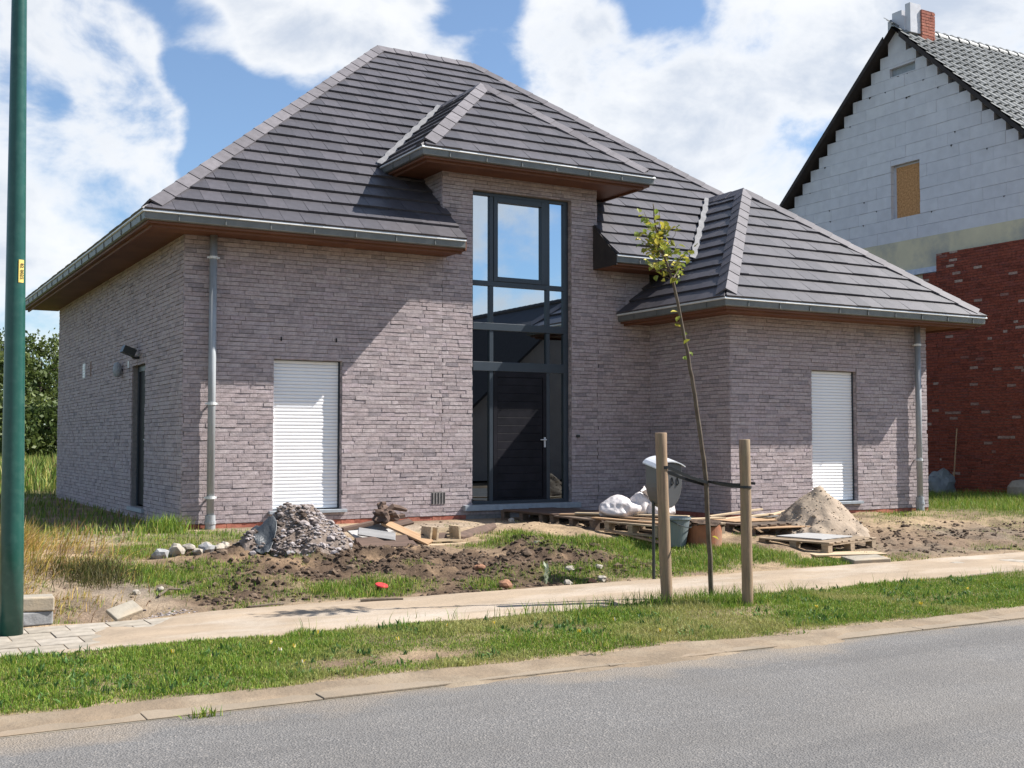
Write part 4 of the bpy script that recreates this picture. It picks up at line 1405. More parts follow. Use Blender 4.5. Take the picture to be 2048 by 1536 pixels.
    for (L_, O2, U2, N2) in ((cx1 - cx0, (cx0, cy0 + .02, 0), (1, 0, 0), (0, -1, 0)), (cy1 - cy0, (cx0 + .02, cy1, 0), (0, -1, 0), (-1, 0, 0))):
        rc = courses(L_, ZA - .6, ZA + .40, [], rnd, bl=.22, ch=.075)
        for q in rc:
            me = brick_mesh('brick', [q], O2, U2, N2, M['plinth'], rnd, gap=.014, depth=.02)
            o = link('brick', me, C_); o.matrix_parent_inverse = Matrix.Identity(4)
    # roof: deck, verge boards, pantiles, ridge tiles
    xv0, xv1 = XN - .10, XN + 12
    ye_f, ye_b = 13.7, 25.75
    zf = lambda y: ZA - abs(y - YA) * TN
    sl = math.sqrt(1 + TN * TN)
    rf = MB()
    for ye in (ye_f, ye_b):
        rf.add([(xv0 + .05, ye, zf(ye)), (xv1, ye, zf(ye)), (xv1, YA, ZA), (xv0 + .05, YA, ZA)], [(0, 1, 2, 3)])
    roof = n(rf.obj('roof', M['deck'], H))
    for sgn, ye in ((-1, ye_f), (1, ye_b)):
        mb = MB()
        pr = [(ye, zf(ye) + .03), (YA + sgn * .25, zf(YA + .25) + .03), (YA + sgn * .25, zf(YA + .25) - .10), (ye, zf(ye) - .10)]
        vs = [(xv0, y, z) for y, z in pr] + [(xv0 + .035, y, z) for y, z in pr]
        mb.add(vs, [(0, 1, 2, 3), (7, 6, 5, 4), (0, 4, 5, 1), (1, 5, 6, 2), (2, 6, 7, 3), (3, 7, 4, 0)])
        n(mb.obj('verge_board', M['dark_wood'], H))
        # soffit under the verge
        s2 = MB(); s2.add([(xv0 + .03, ye, zf(ye) - .05), (bx + .25, ye, zf(ye) - .05), (bx + .25, YA, ZA - .05), (xv0 + .03, YA, ZA - .05)], [(0, 1, 2, 3)])
        n(s2.obj('verge_soffit', M['dark_wood'], H))
    # pantiles on the front slope: shared meshes, the nearest ones single
    tw, th = .27, .345
    S = Vector((0, 1, TN)).normalized(); U = Vector((1, 0, 0)); Nn = U.cross(S).normalized()
    var = []
    for k in range(8):
        m_ = MB(); vs = []
        for (s, lift) in ((0, .05), (th + .02, .012)):
            for j in range(7):
                u = j / 6; vs.append((u * tw, s, lift + .028 * math.sin(u * 2 * math.pi + .6)))
        for j in range(7): vs.append((j / 6 * tw, 0, 0.0 + .02 * math.sin(j / 6 * 2 * math.pi + .6)))
        fs = [(j, j + 1, j + 8, j + 7) for j in range(6)] + [(j + 14, j + 15, j + 1, j) for j in range(6)]
        m_.add(vs, fs, rnd.random()); var.append(m_)
    vm = [m_.mesh('pantile', M['pantile'], smooth=False, tone=True) for m_ in var]
    E = Vector((xv0, ye_f, zf(ye_f))); total = (YA - ye_f) * sl
    rot = Matrix((U, S, Nn)).transposed().to_4x4()
    cells = []
    for rr in range(int(total // th) + 1):
        for cc in range(int((xv1 - xv0) // tw)):
            p = E + U * (cc * tw) + S * (rr * th); cells.append((p.length, p))
    cells = [c for c in cells if c[1].z > 7.2]
    cells.sort(key=lambda c: c[0] + (6 if c[1].y < 15.6 else 0))
    rest = MB()
    for i, (_, p) in enumerate(cells):
        if i < 296:
            o = link('pantile', rnd.choice(vm), roof); o.matrix_parent_inverse = Matrix.Identity(4)
            o.matrix_basis = Matrix.Translation(p + Nn * .01) @ rot
        else:
            s_ = rnd.choice(var); T = Matrix.Translation(p + Nn * .01) @ rot
            rest.add([T @ Vector(v) for v in s_.v], s_.f, rnd.random())
    for k2 in range(1):
        rest.obj('pantile_field', M['pantile'], roof, tone=True, kind='stuff')
    for k in range(30):
        x = cx1 + .1 + k * .38
        m_ = MB(); vs = []
        for (xx, r_) in ((x, .135), (x + .37, .11)):
            for j in range(9):
                a = math.pi * j / 8; vs.append((xx, YA - math.cos(a) * r_, ZA - .03 + math.sin(a) * r_))
        m_.add(vs, [(j, j + 1, j + 10, j + 9) for j in range(8)] + [tuple(range(9))], rnd.random())
        o = m_.obj('ridge_tile', M['pantile'], roof, tone=True); o.matrix_parent_inverse = Matrix.Identity(4)
    # plain closing walls
    mb = MB(); mb.box(XN + .2, xv1, yf, yf + .2, 0, zf(yf) - .1); mb.box(XN + .2, xv1, yb - .2, yb, 0, zf(yb) - .1); mb.box(xv1 - .3, xv1 - .1, yf, yb, 0, 6.3)
    n(mb.obj('front_wall', M['red_brick'], H, tone=True))


neighbour()

# ------------------------------------------------------------------ opposite house and hedge (seen in the panes)


def opposite():
    H = thing('opposite_house', 'low pale house with a long dark roof across the road, mirrored in the entrance panes', 'house', (25.5, -13, 0))
    inv = Matrix.Translation((-25.5, 13, 0))

    def n(o): o.matrix_parent_inverse = inv; return o
    x0, x1, y0, y1, ze, zr = 20.5, 30.0, -19, -6.6, 2.9, 7.15
    xm = (x0 + x1) / 2
    mb = MB(); mb.box(x0, x1, y0, y1, 0, ze)
    mb.add([(x0, y1, ze), (x1, y1, ze), (xm, y1, zr - .1)], [(0, 1, 2)]); mb.add([(x0, y0, ze), (x1, y0, ze), (xm, y0, zr - .1)], [(2, 1, 0)])
    n(mb.obj('wall', M['opp_wall'], H))
    r = MB()
    for xe in (x0 - .5, x1 + .5):
        ze2 = ze - .4
        vs = [(xe, y0 - .4, ze2), (xe, y1 + .4, ze2), (xm, y1 + .4, zr), (xm, y0 - .4, zr)]
        r.add(vs + [(a, b, c - .12) for a, b, c in vs], [(0, 1, 2, 3), (7, 6, 5, 4), (0, 4, 5, 1), (1, 5, 6, 2), (3, 2, 6, 7), (0, 3, 7, 4)])
    rr = n(r.obj('roof', M['opp_roof'], H))
    for k in range(30):
        MB().tube([(xm, y0 - .4 + k * .44, zr + .02), (xm, y0 - .4 + k * .44 + .42, zr + .03)], .11, 8).obj('ridge_tile', M['opp_roof'], rr).matrix_parent_inverse = Matrix.Identity(4)
    for (a, b) in ((22, 23.4), (26.5, 28.4)):
        f = n(MB().box(a, b, y1 + .0, y1 + .06, .9, 2.3).obj('window', M['white_slat'], H))
        MB().box(a + .07, b - .07, y1 + .061, y1 + .07, .97, 2.23).obj('pane', M['alu'], f).matrix_parent_inverse = Matrix.Identity(4)
    for (a, b) in ((-16, -14), (-11, -9)):
        f = n(MB().box(x0 - .06, x0, a, b, .9, 2.3).obj('window', M['white_slat'], H))
        MB().box(x0 - .07, x0 - .061, a + .07, b - .07, .97, 2.23).obj('pane', M['alu'], f).matrix_parent_inverse = Matrix.Identity(4)


opposite()

# ------------------------------------------------------------------ lamp post, sapling, stakes, letterbox


def lamp_post():
    z0 = .02
    H = thing('lamp_post', 'tall dark green street lamp post with yellow number sticker at pavement edge', 'lamp post', (1.15, 9.66, z0))
    mb = MB()
    pts = [(-.05 * t, 0, 7.2 * t) for t in (0, .1, .25, .45, .68, 1)]
    mb.tube(pts, [.087, .084, .077, .068, .056, .045], 32)
    mb.obj('pole', M['lamp_green'], H, smooth=True)
    a = MB(); a.tube([(-.05, 0, 7.15), (-.05, -.1, 7.5), (-.05, -.6, 7.7), (-.05, -1.0, 7.72)], .03, 12); a.obj('arm', M['lamp_green'], H, smooth=True)
    h = MB(); h.obox((-.05, -1.25, 7.71), (.11, 0, 0), (0, .3, 0), (0, 0, .05)); bevel(h.obj('lamp_head', M['pipe'], H), .03, 3)
    # yellow tag wrapped round the side facing the road
    s = MB(); r = .0755; zc = 2.78; n = 8; vs = []
    mid = R(-62)
    for k in range(n + 1):
        t = mid - R(17) + R(34) * k / n
        for zz in (zc - .088, zc + .088): vs.append((-.0215 + r * math.cos(t), r * math.sin(t), zz))
    s.add(vs, [(2 * k, 2 * k + 2, 2 * k + 3, 2 * k + 1) for k in range(n)])
    st = s.obj('number_sticker', M['sticker'], H, smooth=True)
    cu = bpy.data.curves.new('sticker_number', 'FONT')
    cu.body = '82 0025'; cu.size = .036; cu.align_x = 'CENTER'; cu.align_y = 'CENTER'; cu.extrude = .0006
    cu.space_character = 1.05
    cu.materials.append(M['ink'])
    tmp = bpy.data.objects.new('sticker_number', cu); COL.objects.link(tmp)
    bpy.context.view_layer.update()
    me = bpy.data.meshes.new_from_object(tmp.evaluated_get(bpy.context.evaluated_depsgraph_get()))
    bpy.data.objects.remove(tmp); me.name = 'sticker_number'
    if not me.materials: me.materials.append(M['ink'])
    o = link('sticker_number', me, st)
    t = mid + R(2)
    nx = Vector((math.cos(t), math.sin(t), 0))
    tx = Vector((0, 0, -1)); ty = nx.cross(tx)
    mt = Matrix((tx, ty, nx)).transposed().to_4x4()
    o.matrix_basis = Matrix.Translation(Vector((-.0215, 0, zc)) + nx * (r + .003)) @ mt


lamp_post()


def stake(x0, y0, x1, y1, top, r, label):
    z0 = hz(x0, y0) - .05
    rnd = random.Random(int(x0 * 100))
    mb = MB(); n = 9
    pts = [(x0 + (x1 - x0) * t + rnd.uniform(-.002, .002), y0 + (y1 - y0) * t, z0 + (top - z0) * t) for t in [i / n for i in range(n + 1)]]
    mb.tube(pts, [r * (1 + rnd.uniform(-.03, .03)) for _ in pts], 20)
    me = mb.mesh('tree_stake', M['stake'], smooth=False)
    for p in me.polygons: p.use_smooth = len(p.vertices) == 4
    o = link('tree_stake', me)
    bevel(o, .006)
    return tag(o, label, 'stake', 'round wooden stakes holding the young tree')


stake(6.475, 8.50, 6.415, 8.50, 1.575, .053, 'left and taller round wooden stake beside the sapling')
stake(7.105, 8.14, 7.085, 8.14, 1.515, .049, 'right and shorter round wooden stake nearer the road')


def sapling():
    rnd = random.Random(8)
    H = thing('young_tree', 'thin leaning sapling with sparse yellow green leaves tied between two stakes', 'tree', (7.03, 8.55, .0))
    inv = Matrix.Translation((-7.03, -8.55, 0))

    def n(o): o.matrix_parent_inverse = inv; return o
    T = [(7.035, 8.55, -.03), (6.99, 8.54, .58), (6.95, 8.52, 1.14), (6.88, 8.5, 1.51), (6.79, 8.48, 1.92), (6.71, 8.46, 2.24), (6.63, 8.45, 2.56), (6.50, 8.42, 2.96), (6.37, 8.40, 3.22), (6.285, 8.385, 3.42), (6.25, 8.37, 3.62)]
    mb = MB()
    fine = []
    for i in range(len(T) - 1):
        for k in range(4):
            a, b = Vector(T[i]), Vector(T[i + 1]); fine.append(a.lerp(b, k / 4) + Vector((rnd.uniform(-.004, .004), rnd.uniform(-.004, .004), 0)))
    fine.append(Vector(T[-1]))
    N_ = len(fine)
    mb.tube(fine, [.0205 * (1 - i / N_) ** .75 + .004 for i in range(N_)], 10)
    n(mb.obj('trunk', M['bark'], H, smooth=True))
    tw = MB(); tips = []
    base = [p for p in fine if 2.92 < p.z < 3.42]
    for k in range(36):
        p = rnd.choice(base) if k > 4 else base[k * 3 % len(base)]
        ang = rnd.uniform(0, 2 * math.pi)
        ln = rnd.uniform(.16, .42) * (1.0 if p.z < 3.3 else .6)
        if math.cos(ang) > 0: ln *= .85
        d = Vector((math.cos(ang) * 1.0, math.sin(ang) * .8, rnd.uniform(.05, .75))).normalized()
        pts = [p]
        for s in range(4):
            d = (d + Vector((rnd.uniform(-.25, .25), rnd.uniform(-.25, .25), rnd.uniform(-.05, .35)))).normalized()
            pts.append(pts[-1] + d * ln / 4)
        tw.tube(pts, [.0048, .004, .003, .0022, .0015], 5)
        for q in range(1, 5):
            for _ in range(rnd.randint(1, 2)): tips.append(pts[q] + Vector((rnd.uniform(-.035, .035), rnd.uniform(-.035, .035), rnd.uniform(-.03, .03))))
    crown = n(tw.obj('crown', M['bark'], H))
    for p in fine:
        if 2.05 < p.z < 2.95 and rnd.random() < .62:
            for _ in range(2 if p.z > 2.55 else 1): tips.append(p + Vector((rnd.uniform(-.055, .055), rnd.uniform(-.05, .05), rnd.uniform(-.03, .03))))
    tips.append(Vector((7.0, 8.50, .62)))
    var = []
    for k in range(14):
        L = rnd.uniform(.052, .080); w = L * rnd.uniform(.30, .40)
        c = Vector((.33, .33, .05)).lerp(Vector((.17, .24, .045)), rnd.random()) * rnd.uniform(.7, 1.3)
        if k < 3: c = Vector((.55, .48, .08))
        V = np.array([(0, 0, 0), (-w, L * .35, .006), (-w * .8, L * .7, .004), (0, L, -.012), (w * .8, L * .7, .004), (w, L * .35, .006), (0, L * .5, -.004)])
        F = np.array([(0, 6, 1), (1, 6, 2), (2, 6, 3), (3, 6, 4), (4, 6, 5), (5, 6, 0)])
        var.append(np_mesh('leaf', V, F, M['leaf'], color=np.array(c)[None, :].repeat(7, 0)))
    rnd.shuffle(tips)
    for p in tips[:296]:
        o = link('leaf', rnd.choice(var), crown)
        o.location = p
        o.rotation_euler = (rnd.uniform(-1.0, 1.0), rnd.uniform(-.9, .9), rnd.uniform(0, 6.28))


sapling()


def straps():
    def ribbon(name, pts, w, th, label):
        pts = [Vector(p) for p in pts]; vs, fs = [], []
        for i, p in enumerate(pts):
            d = (pts[min(i + 1, len(pts) - 1)] - pts[max(i - 1, 0)]).normalized()
            s = Vector((-d.y, d.x, 0)).normalized(); u = d.cross(s).normalized()
            if u.z < 0: u = -u
            for a, b in ((-1, -1), (1, -1), (1, 1), (-1, 1)): vs.append(p + s * th * a + u * w * b)
        for i in range(len(pts) - 1):
            for k in range(4): fs.append((i * 4 + k, i * 4 + (k + 1) % 4, (i + 1) * 4 + (k + 1) % 4, (i + 1) * 4 + k))
        fs += [(3, 2, 1, 0), tuple(len(pts) * 4 - 4 + k for k in range(4))]
        o = MB().add(vs, fs).obj(name, M['rubber'])
        return tag(o, label, 'strap')
    A = (6.445, 8.50); B = (6.95, 8.525); C_ = (7.09, 8.14)
    ra, rc = .058, .053

    def loop(c, r, a0, a1, z0, z1, n=10):
        return [(c[0] + r * math.cos(R(a0 + (a1 - a0) * i / n)), c[1] + r * math.sin(R(a0 + (a1 - a0) * i / n)), z0 + (z1 - z0) * i / n) for i in range(n + 1)]
    sag = lambda p, q, n=5, s=.012: [(p[0] + (q[0] - p[0]) * i / n, p[1] + (q[1] - p[1]) * i / n, p[2] + (q[2] - p[2]) * i / n - s * math.sin(math.pi * i / n)) for i in range(1, n)]
    l1 = loop(A, ra, -80, -280, 1.265, 1.245)
    p = [(B[0] + .026, B[1] - .01, 1.10), (B[0] - .0, B[1] - .028, 1.115)] + sag((B[0], B[1] - .028, 1.115), l1[0]) + l1 + sag(l1[-1], (B[0] - .005, B[1] + .028, 1.10)) + [(B[0] - .005, B[1] + .028, 1.10), (B[0] + .028, B[1] + .01, 1.095)]
    ribbon('tree_strap', p, .014, .003, 'black rubber strap from the sapling to the left taller stake')
    l2 = loop(C_, rc, 200, 380, 1.085, 1.085)
    l3 = loop(C_, rc, 150, 20, 1.10, 1.12)
    p = [(B[0] - .026, B[1], 1.13), (B[0] + .01, B[1] - .028, 1.125)] + sag((B[0] + .01, B[1] - .028, 1.125), l2[0], 5, .008) + l2
    ribbon('tree_strap', p, .011, .003, 'lower glossy rubber strap from the sapling to the right shorter stake')
    p = [(B[0] - .02, B[1] + .02, 1.13), (B[0] + .03, B[1] + .01, 1.125)] + sag((B[0] + .03, B[1] + .01, 1.125), l3[0], 5, .0) + l3 + [(C_[0] + .10, C_[1] - .02, 1.115)]
    ribbon('tree_strap', p, .012, .003, 'upper dark rubber strap with loose end past the right stake')


straps()


def letterbox():
    x, y = 7.53, 9.93
    z0 = hz(x, y + .2)
    H = thing('letterbox', 'grey rounded letterbox with pale lid on a thin dark post behind the left stake', 'letterbox', (x, y, 0))
    w, d = .165, .10
    top, bot = 1.265, .80
    mb = MB(); n = 18; prof = []
    for i in range(n + 1):
        t = math.pi * i / n
        prof.append((w * math.cos(t) * (1.0 if math.cos(t) > 0 else 1.0), 1.06 - (1.06 - bot) * math.sin(t)))
    prof = [(w, top)] + prof + [(-w, top)]
    k = len(prof)
    vs = [(a, -d, b) for a, b in prof] + [(a, d, b) for a, b in prof]
    fs = [tuple(range(k)), tuple(range(2 * k - 1, k - 1, -1))] + [(i, i + k, (i + 1) % k + k, (i + 1) % k) for i in range(k)]
    mb.add(vs, fs)
    me = mb.mesh('body', M['box_metal'])
    o = link('body', me, H); bevel(o, .012, 3)
    # curved lid overhanging left and right
    lid = MB(); q = []
    for i in range(13):
        u = -1 + 2 * i / 12
        q.append((u * (w + .028), 1.335 - .055 * abs(u) ** 2.2 - (.012 if u < -.9 else 0)))
    vs = []
    for (a, b) in q: vs += [(a, -d - .025, b - .045), (a, d + .01, b + .01), (a, -d - .025, b - .057), (a, d + .01, b - .002)]
    fs = []
    for i in range(12):
        b = i * 4; fs += [(b, b + 4, b + 5, b + 1), (b + 2, b + 3, b + 7, b + 6), (b, b + 2, b + 6, b + 4), (b + 1, b + 5, b + 7, b + 3)]
    fs += [(0, 1, 3, 2), (48, 50, 51, 49)]
    lid.add(vs, fs); lid.obj('lid', M['box_lid'], H, smooth=False)
    for xx in (.03, .10):
        MB().tube([(xx, -d - .004, 1.12), (xx + .012, -d - .012, 1.06), (xx - .006, -d - .004, 1.035)], .007, 8).obj('hook', M['rubber'], H)
    MB().box(-.10, .13, -d - .006, -d + .002, 1.165, 1.185).obj('slot', M['rubber'], H)
    MB().tube([(-.10, .05, z0 - .05), (-.10, .05, .95)], .017, 12).obj('post', M['dark_metal'], H)


letterbox()

# ------------------------------------------------------------------ things lying in the front garden


def board(p, q, w, t, m, label, roll=0.0, group=None, cat='board', name='board'):
    """plank from p to q, centre line given, w wide, t thick"""
    p, q = Vector(p), Vector(q)
    d = (q - p); L = d.length; d.normalize()
    s = Vector((-d.y, d.x, 0)).normalized(); u = d.cross(s)
    s2 = s * math.cos(roll) + u * math.sin(roll); u2 = d.cross(s2)
    mb = MB(); rr = random.Random(int(abs(p.x * 977 + p.y * 131 + p.z * 71)))
    mb.box(-L / 2, L / 2, -w / 2, w / 2, -t / 2, t / 2)
    mb.v = [(x + rr.uniform(-.006, .006), y + rr.uniform(-.004, .004), z + rr.uniform(-.002, .002)) for x, y, z in mb.v]
    o = mb.obj(name, M[m])
    o.matrix_world = Matrix.Translation((p + q) / 2) @ Matrix((d, s2, u2)).transposed().to_4x4()
    bevel(o, .003, 1)
    return tag(o, label, cat, group)


def pallet(x, y, z, rz, w, d, label, m='pallet', deck=7, dark=None):
    """standard pallet: deck boards run along local y on three cross boards, nine blocks, three skids"""
    H = thing('pallet', label, 'pallet', (x, y, z), rz, 'wooden pallets laid in the front garden')
    rr = random.Random(int(x * 100 + y))
    mm = M[m]
    h = .144
    bw = w / deck * .74
    for k in range(deck):
        xx = -w / 2 + bw / 2 + (w - bw) * k / (deck - 1)
        o = MB().box(xx - bw / 2, xx + bw / 2, -d / 2 + rr.uniform(-.008, .008), d / 2 + rr.uniform(-.008, .008), h - .022, h).obj('deck_board', mm, H)
        o.rotation_euler = (0, 0, rr.uniform(-.012, .012)); bevel(o, .003, 1)
    for yy in (-d / 2 + .055, 0, d / 2 - .055):
        MB().box(-w / 2, w / 2, yy - .05, yy + .05, h - .044, h - .0225).obj('cross_board', mm, H)
        for xx in (-w / 2 + .055, 0, w / 2 - .055):
            MB().box(xx - .05, xx + .05, yy - .048, yy + .048, .022, h - .0445).obj('block', mm, H)
    for xx in (-w / 2 + .055, 0, w / 2 - .055):
        MB().box(xx - .05, xx + .05, -d / 2, d / 2, 0, .0215).obj('skid', mm, H)
    return H


g = lambda x, y: hz(x, y)
# walkway of pallets from the door towards the pavement
pallet(9.38, 15.12, .30, R(1), 1.15, 1.2, 'dark weathered pallet directly below the front door sill', 'pallet_dark', 6)
pallet(9.38, 13.72, .30, R(-2), 1.15, 1.2, 'middle pallet of the walkway, beside the white bags', 'pallet_dark', 6)
H3 = pallet(9.42, 12.42, .295, R(3), 1.15, 1.1, 'gappy pallet at the garden end of the walkway, above the grey bucket', 'pallet', 5)
board((8.95, 15.55, .455), (9.0, 14.2, .455), .42, .018, 'plank_dark', 'dark brown sheet board on the pallet by the door')
board((9.45, 15.6, .457), (9.5, 14.25, .457), .46, .018, 'plank_dark', 'second dark sheet board on the pallet, right of the first')
board((8.86, 14.1, .462), (9.75, 13.1, .466), .10, .022, 'plank_tan', 'tan loose plank lying slantwise across the middle pallet')
board((9.0, 13.9, .487), (9.9, 12.5, .49), .09, .022, 'plank_pale', 'pale loose plank ending by the white bags')
board((8.86, 13.25, .46), (9.05, 11.95, .455), .10, .022, 'plank_tan', 'tan plank along the left edge of the gappy pallet')
board((8.84, 13.0, .325), (8.86, 11.75, .24), .09, .02, 'plank_tan', 'thin plank on the ground along the left side of the walkway')
board((9.25, 13.2, .46), (9.70, 11.95, .455), .08, .022, 'plank_tan', 'narrow plank laid over the slats of the gappy pallet')
board((9.9, 13.3, .30), (11.2, 13.1, .33), .25, .02, 'plank_dark', 'dark board lying in the house shade right of the letterbox')
board((9.75, 12.55, .45), (10.7, 12.75, .43), .09, .02, 'plank_pale', 'pale plank bridging the walkway and the tan pallet')

# right hand pallets with sheets on them
pallet(11.30, 11.55, .075, R(14), 1.2, 1.05, 'pale pallet with grey sheet on top, nearest the pavement', 'pallet', 7)
pallet(11.25, 12.75, .215, R(6), 1.1, .9, 'low pallet behind the grey sheet, carrying a tan sheet', 'pallet_dark', 6)
board((11.22, 11.95, .231), (11.36, 11.25, .231), .72, .015, 'plank_grey', 'grey sheet board lying on the pale pallet')
board((10.85, 12.95, .371), (11.6, 12.90, .371), .55, .016, 'plank_tan', 'tan sheet board on the low pallet behind the grey sheet')
board((10.82, 12.35, .31), (11.75, 12.25, .31), .30, .016, 'plank_tan', 'tan sheet between the two right hand pallets')
# loose plank pile by the right wing
rp = random.Random(44)
pile = [((10.98, 13.42, .40), (12.10, 13.55, .47), .10, 'pale plank on top of the loose pile by the right wing', 'plank_pale'),
        ((11.05, 13.22, .37), (12.30, 13.28, .42), .09, 'pale plank second in the loose pile', 'plank_pale'),
        ((10.85, 13.08, .345), (12.05, 13.35, .40), .12, 'grey plank slanting through the loose pile', 'plank_grey'),
        ((11.2, 12.98, .34), (12.55, 13.18, .36), .10, 'tan plank at the front of the loose pile', 'plank_tan'),
        ((11.4, 12.80, .31), (12.62, 13.12, .33), .09, 'narrow pale plank lowest at the front of the loose pile', 'plank_pale'),
        ((11.15, 13.55, .345), (12.4, 13.5, .36), .12, 'grey plank at the back of the loose pile', 'plank_grey'),
        ((10.9, 13.30, .325), (12.5, 13.40, .34), .14, 'dark plank under the loose pile', 'plank_dark'),
        ((11.9, 12.65, .25), (12.45, 12.95, .30), .18, 'short grey board between pile and sand heap', 'plank_grey'),
        ((11.75, 12.55, .26), (12.35, 12.60, .27), .08, 'short pale lath in front of the sand heap', 'plank_pale'),
        ((11.85, 13.05, .42), (12.75, 13.45, .47), .08, 'pale plank end sticking out right of the pile', 'plank_pale'),
        ((11.0, 12.9, .35), (12.2, 12.72, .36), .09, 'pale batten lying across the tan sheet', 'plank_pale')]
for (p, q, w, lb, mm) in pile: board(p, q, w, .024, mm, lb, rp.uniform(-.15, .15), 'loose planks by the right wing', 'plank', 'plank')
# boards lying flat near the pavement, concrete slab
board((10.60, 10.98, .075), (11.55, 10.70, .07), .34, .022, 'plank_pale', 'pale flat board on the earth below the pale pallet')
board((10.62, 10.62, .06), (11.30, 10.36, .06), .20, .02, 'plank_tan', 'narrow tan board beside the concrete slab')
sl = MB().box(-.24, .24, -.17, .17, -.04, .04).obj('concrete_slab', M['concrete'])
sl.location = (10.72, 10.16, .065); sl.rotation_euler = (.05, -.03, R(-18)); bevel(sl, .01)
tag(sl, 'chipped concrete slab lying at the pavement edge by the boards', 'slab')


def blob(seed, rx, ry, rz, rough=.28, sub=2, flat=0.0, f=2.2):
    """lumpy stone: displaced icosphere, returns verts, faces"""
    bm = bmesh.new(); bmesh.ops.create_icosphere(bm, subdivisions=sub, radius=1.0)
    off = Vector((seed * 3.17, seed * 1.31, seed * .77))
    vs = []
    for v in bm.verts:
        d = 1 + rough * mnoise.noise(v.co * f * .6 + off) * 1.6 + rough * .4 * mnoise.noise(v.co * f * 2 + off)
        p = v.co * d
        z = p.z
        if flat and z < -flat: z = -flat
        vs.append((p.x * rx, p.y * ry, z * rz))
    fs = [tuple(l.vert.index for l in f_.loops) for f_ in bm.faces]
    bm.free()
    return vs, fs


def stone(x, y, r, seed, m, label, group=None, cat='stone', sq=.7, name='stone', sink=.25):
    rr = random.Random(seed)
    vs, fs = blob(seed, r * rr.uniform(.9, 1.3), r * rr.uniform(.75, 1.05), r * sq, .32, 2)
    o = MB().add(vs, fs).obj(name, M[m])
    o.location = (x, y, g(x, y) + r * sq * (1 - sink) * .8)
    o.rotation_euler = (0, 0, rr.uniform(0, 6.28))
    return tag(o, label, cat, group)


GR = 'pale stones in the loose row left of the rubble heap'
rocks = [(2.93, 12.55, .13, 'large flat grey stone at the left end of the stone row', 'rock_grey'), (3.12, 12.62, .14, 'large pale round stone at the left of the row', 'rock'),
         (3.27, 12.72, .10, 'pale stone behind the large round one', 'rock'), (3.33, 12.56, .075, 'small pale stone in front of the row', 'rock'), (3.45, 12.68, .12, 'dark grey stone in the middle of the row', 'rock_grey'),
         (3.50, 12.85, .08, 'pale stone at the back of the middle', 'rock'), (3.60, 12.70, .085, 'pale stone right of the dark grey one', 'rock'), (3.70, 12.84, .09, 'pale blocky stone near the right end', 'rock'),
         (3.80, 12.74, .075, 'grey stone at the right end of the row', 'rock_grey'), (3.90, 12.88, .07, 'pale stone touching the rubble heap', 'rock'), (3.2, 12.86, .06, 'small pale stone behind the row', 'rock')]
for i, (x, y, r, lb, mm) in enumerate(rocks): stone(x, y, r * .74, 31 + i, mm, lb, GR)
small = [(5.74, 10.16, .075, 'rock_red', 'orange brick lump at the back edge of the pavement'), (6.84, 10.69, .055, 'rock', 'pale stone lying on the brown earth below the walkway'),
         (7.17, 10.62, .045, 'rock', 'small pale stone right of the pale stone on the earth'), (6.80, 10.2, .045, 'rock_red', 'small reddish stone near the pavement edge'),
         (7.12, 11.85, .045, 'rock', 'whitish stone on the earth ridge behind'), (6.98, 10.28, .05, 'rock', 'pale stone by the pavement left of the left stake'),
         (6.45, 10.12, .05, 'rock', 'cream stone near the white leafy weed'), (5.9, 11.0, .05, 'rock_red', 'reddish lump in the dark earth'), (2.35, 10.95, .04, 'rock', 'white pebble on the grey earth at left'), (2.6, 11.1, .035, 'rock', 'white chip right of the white pebble'),
         (8.35, 14.6, .05, 'rock', 'white stone in front of the dark pallet')]
for i, (x, y, r, mm, lb) in enumerate(small): stone(x, y, r, 71 + i, mm, lb, None, 'stone', .75)


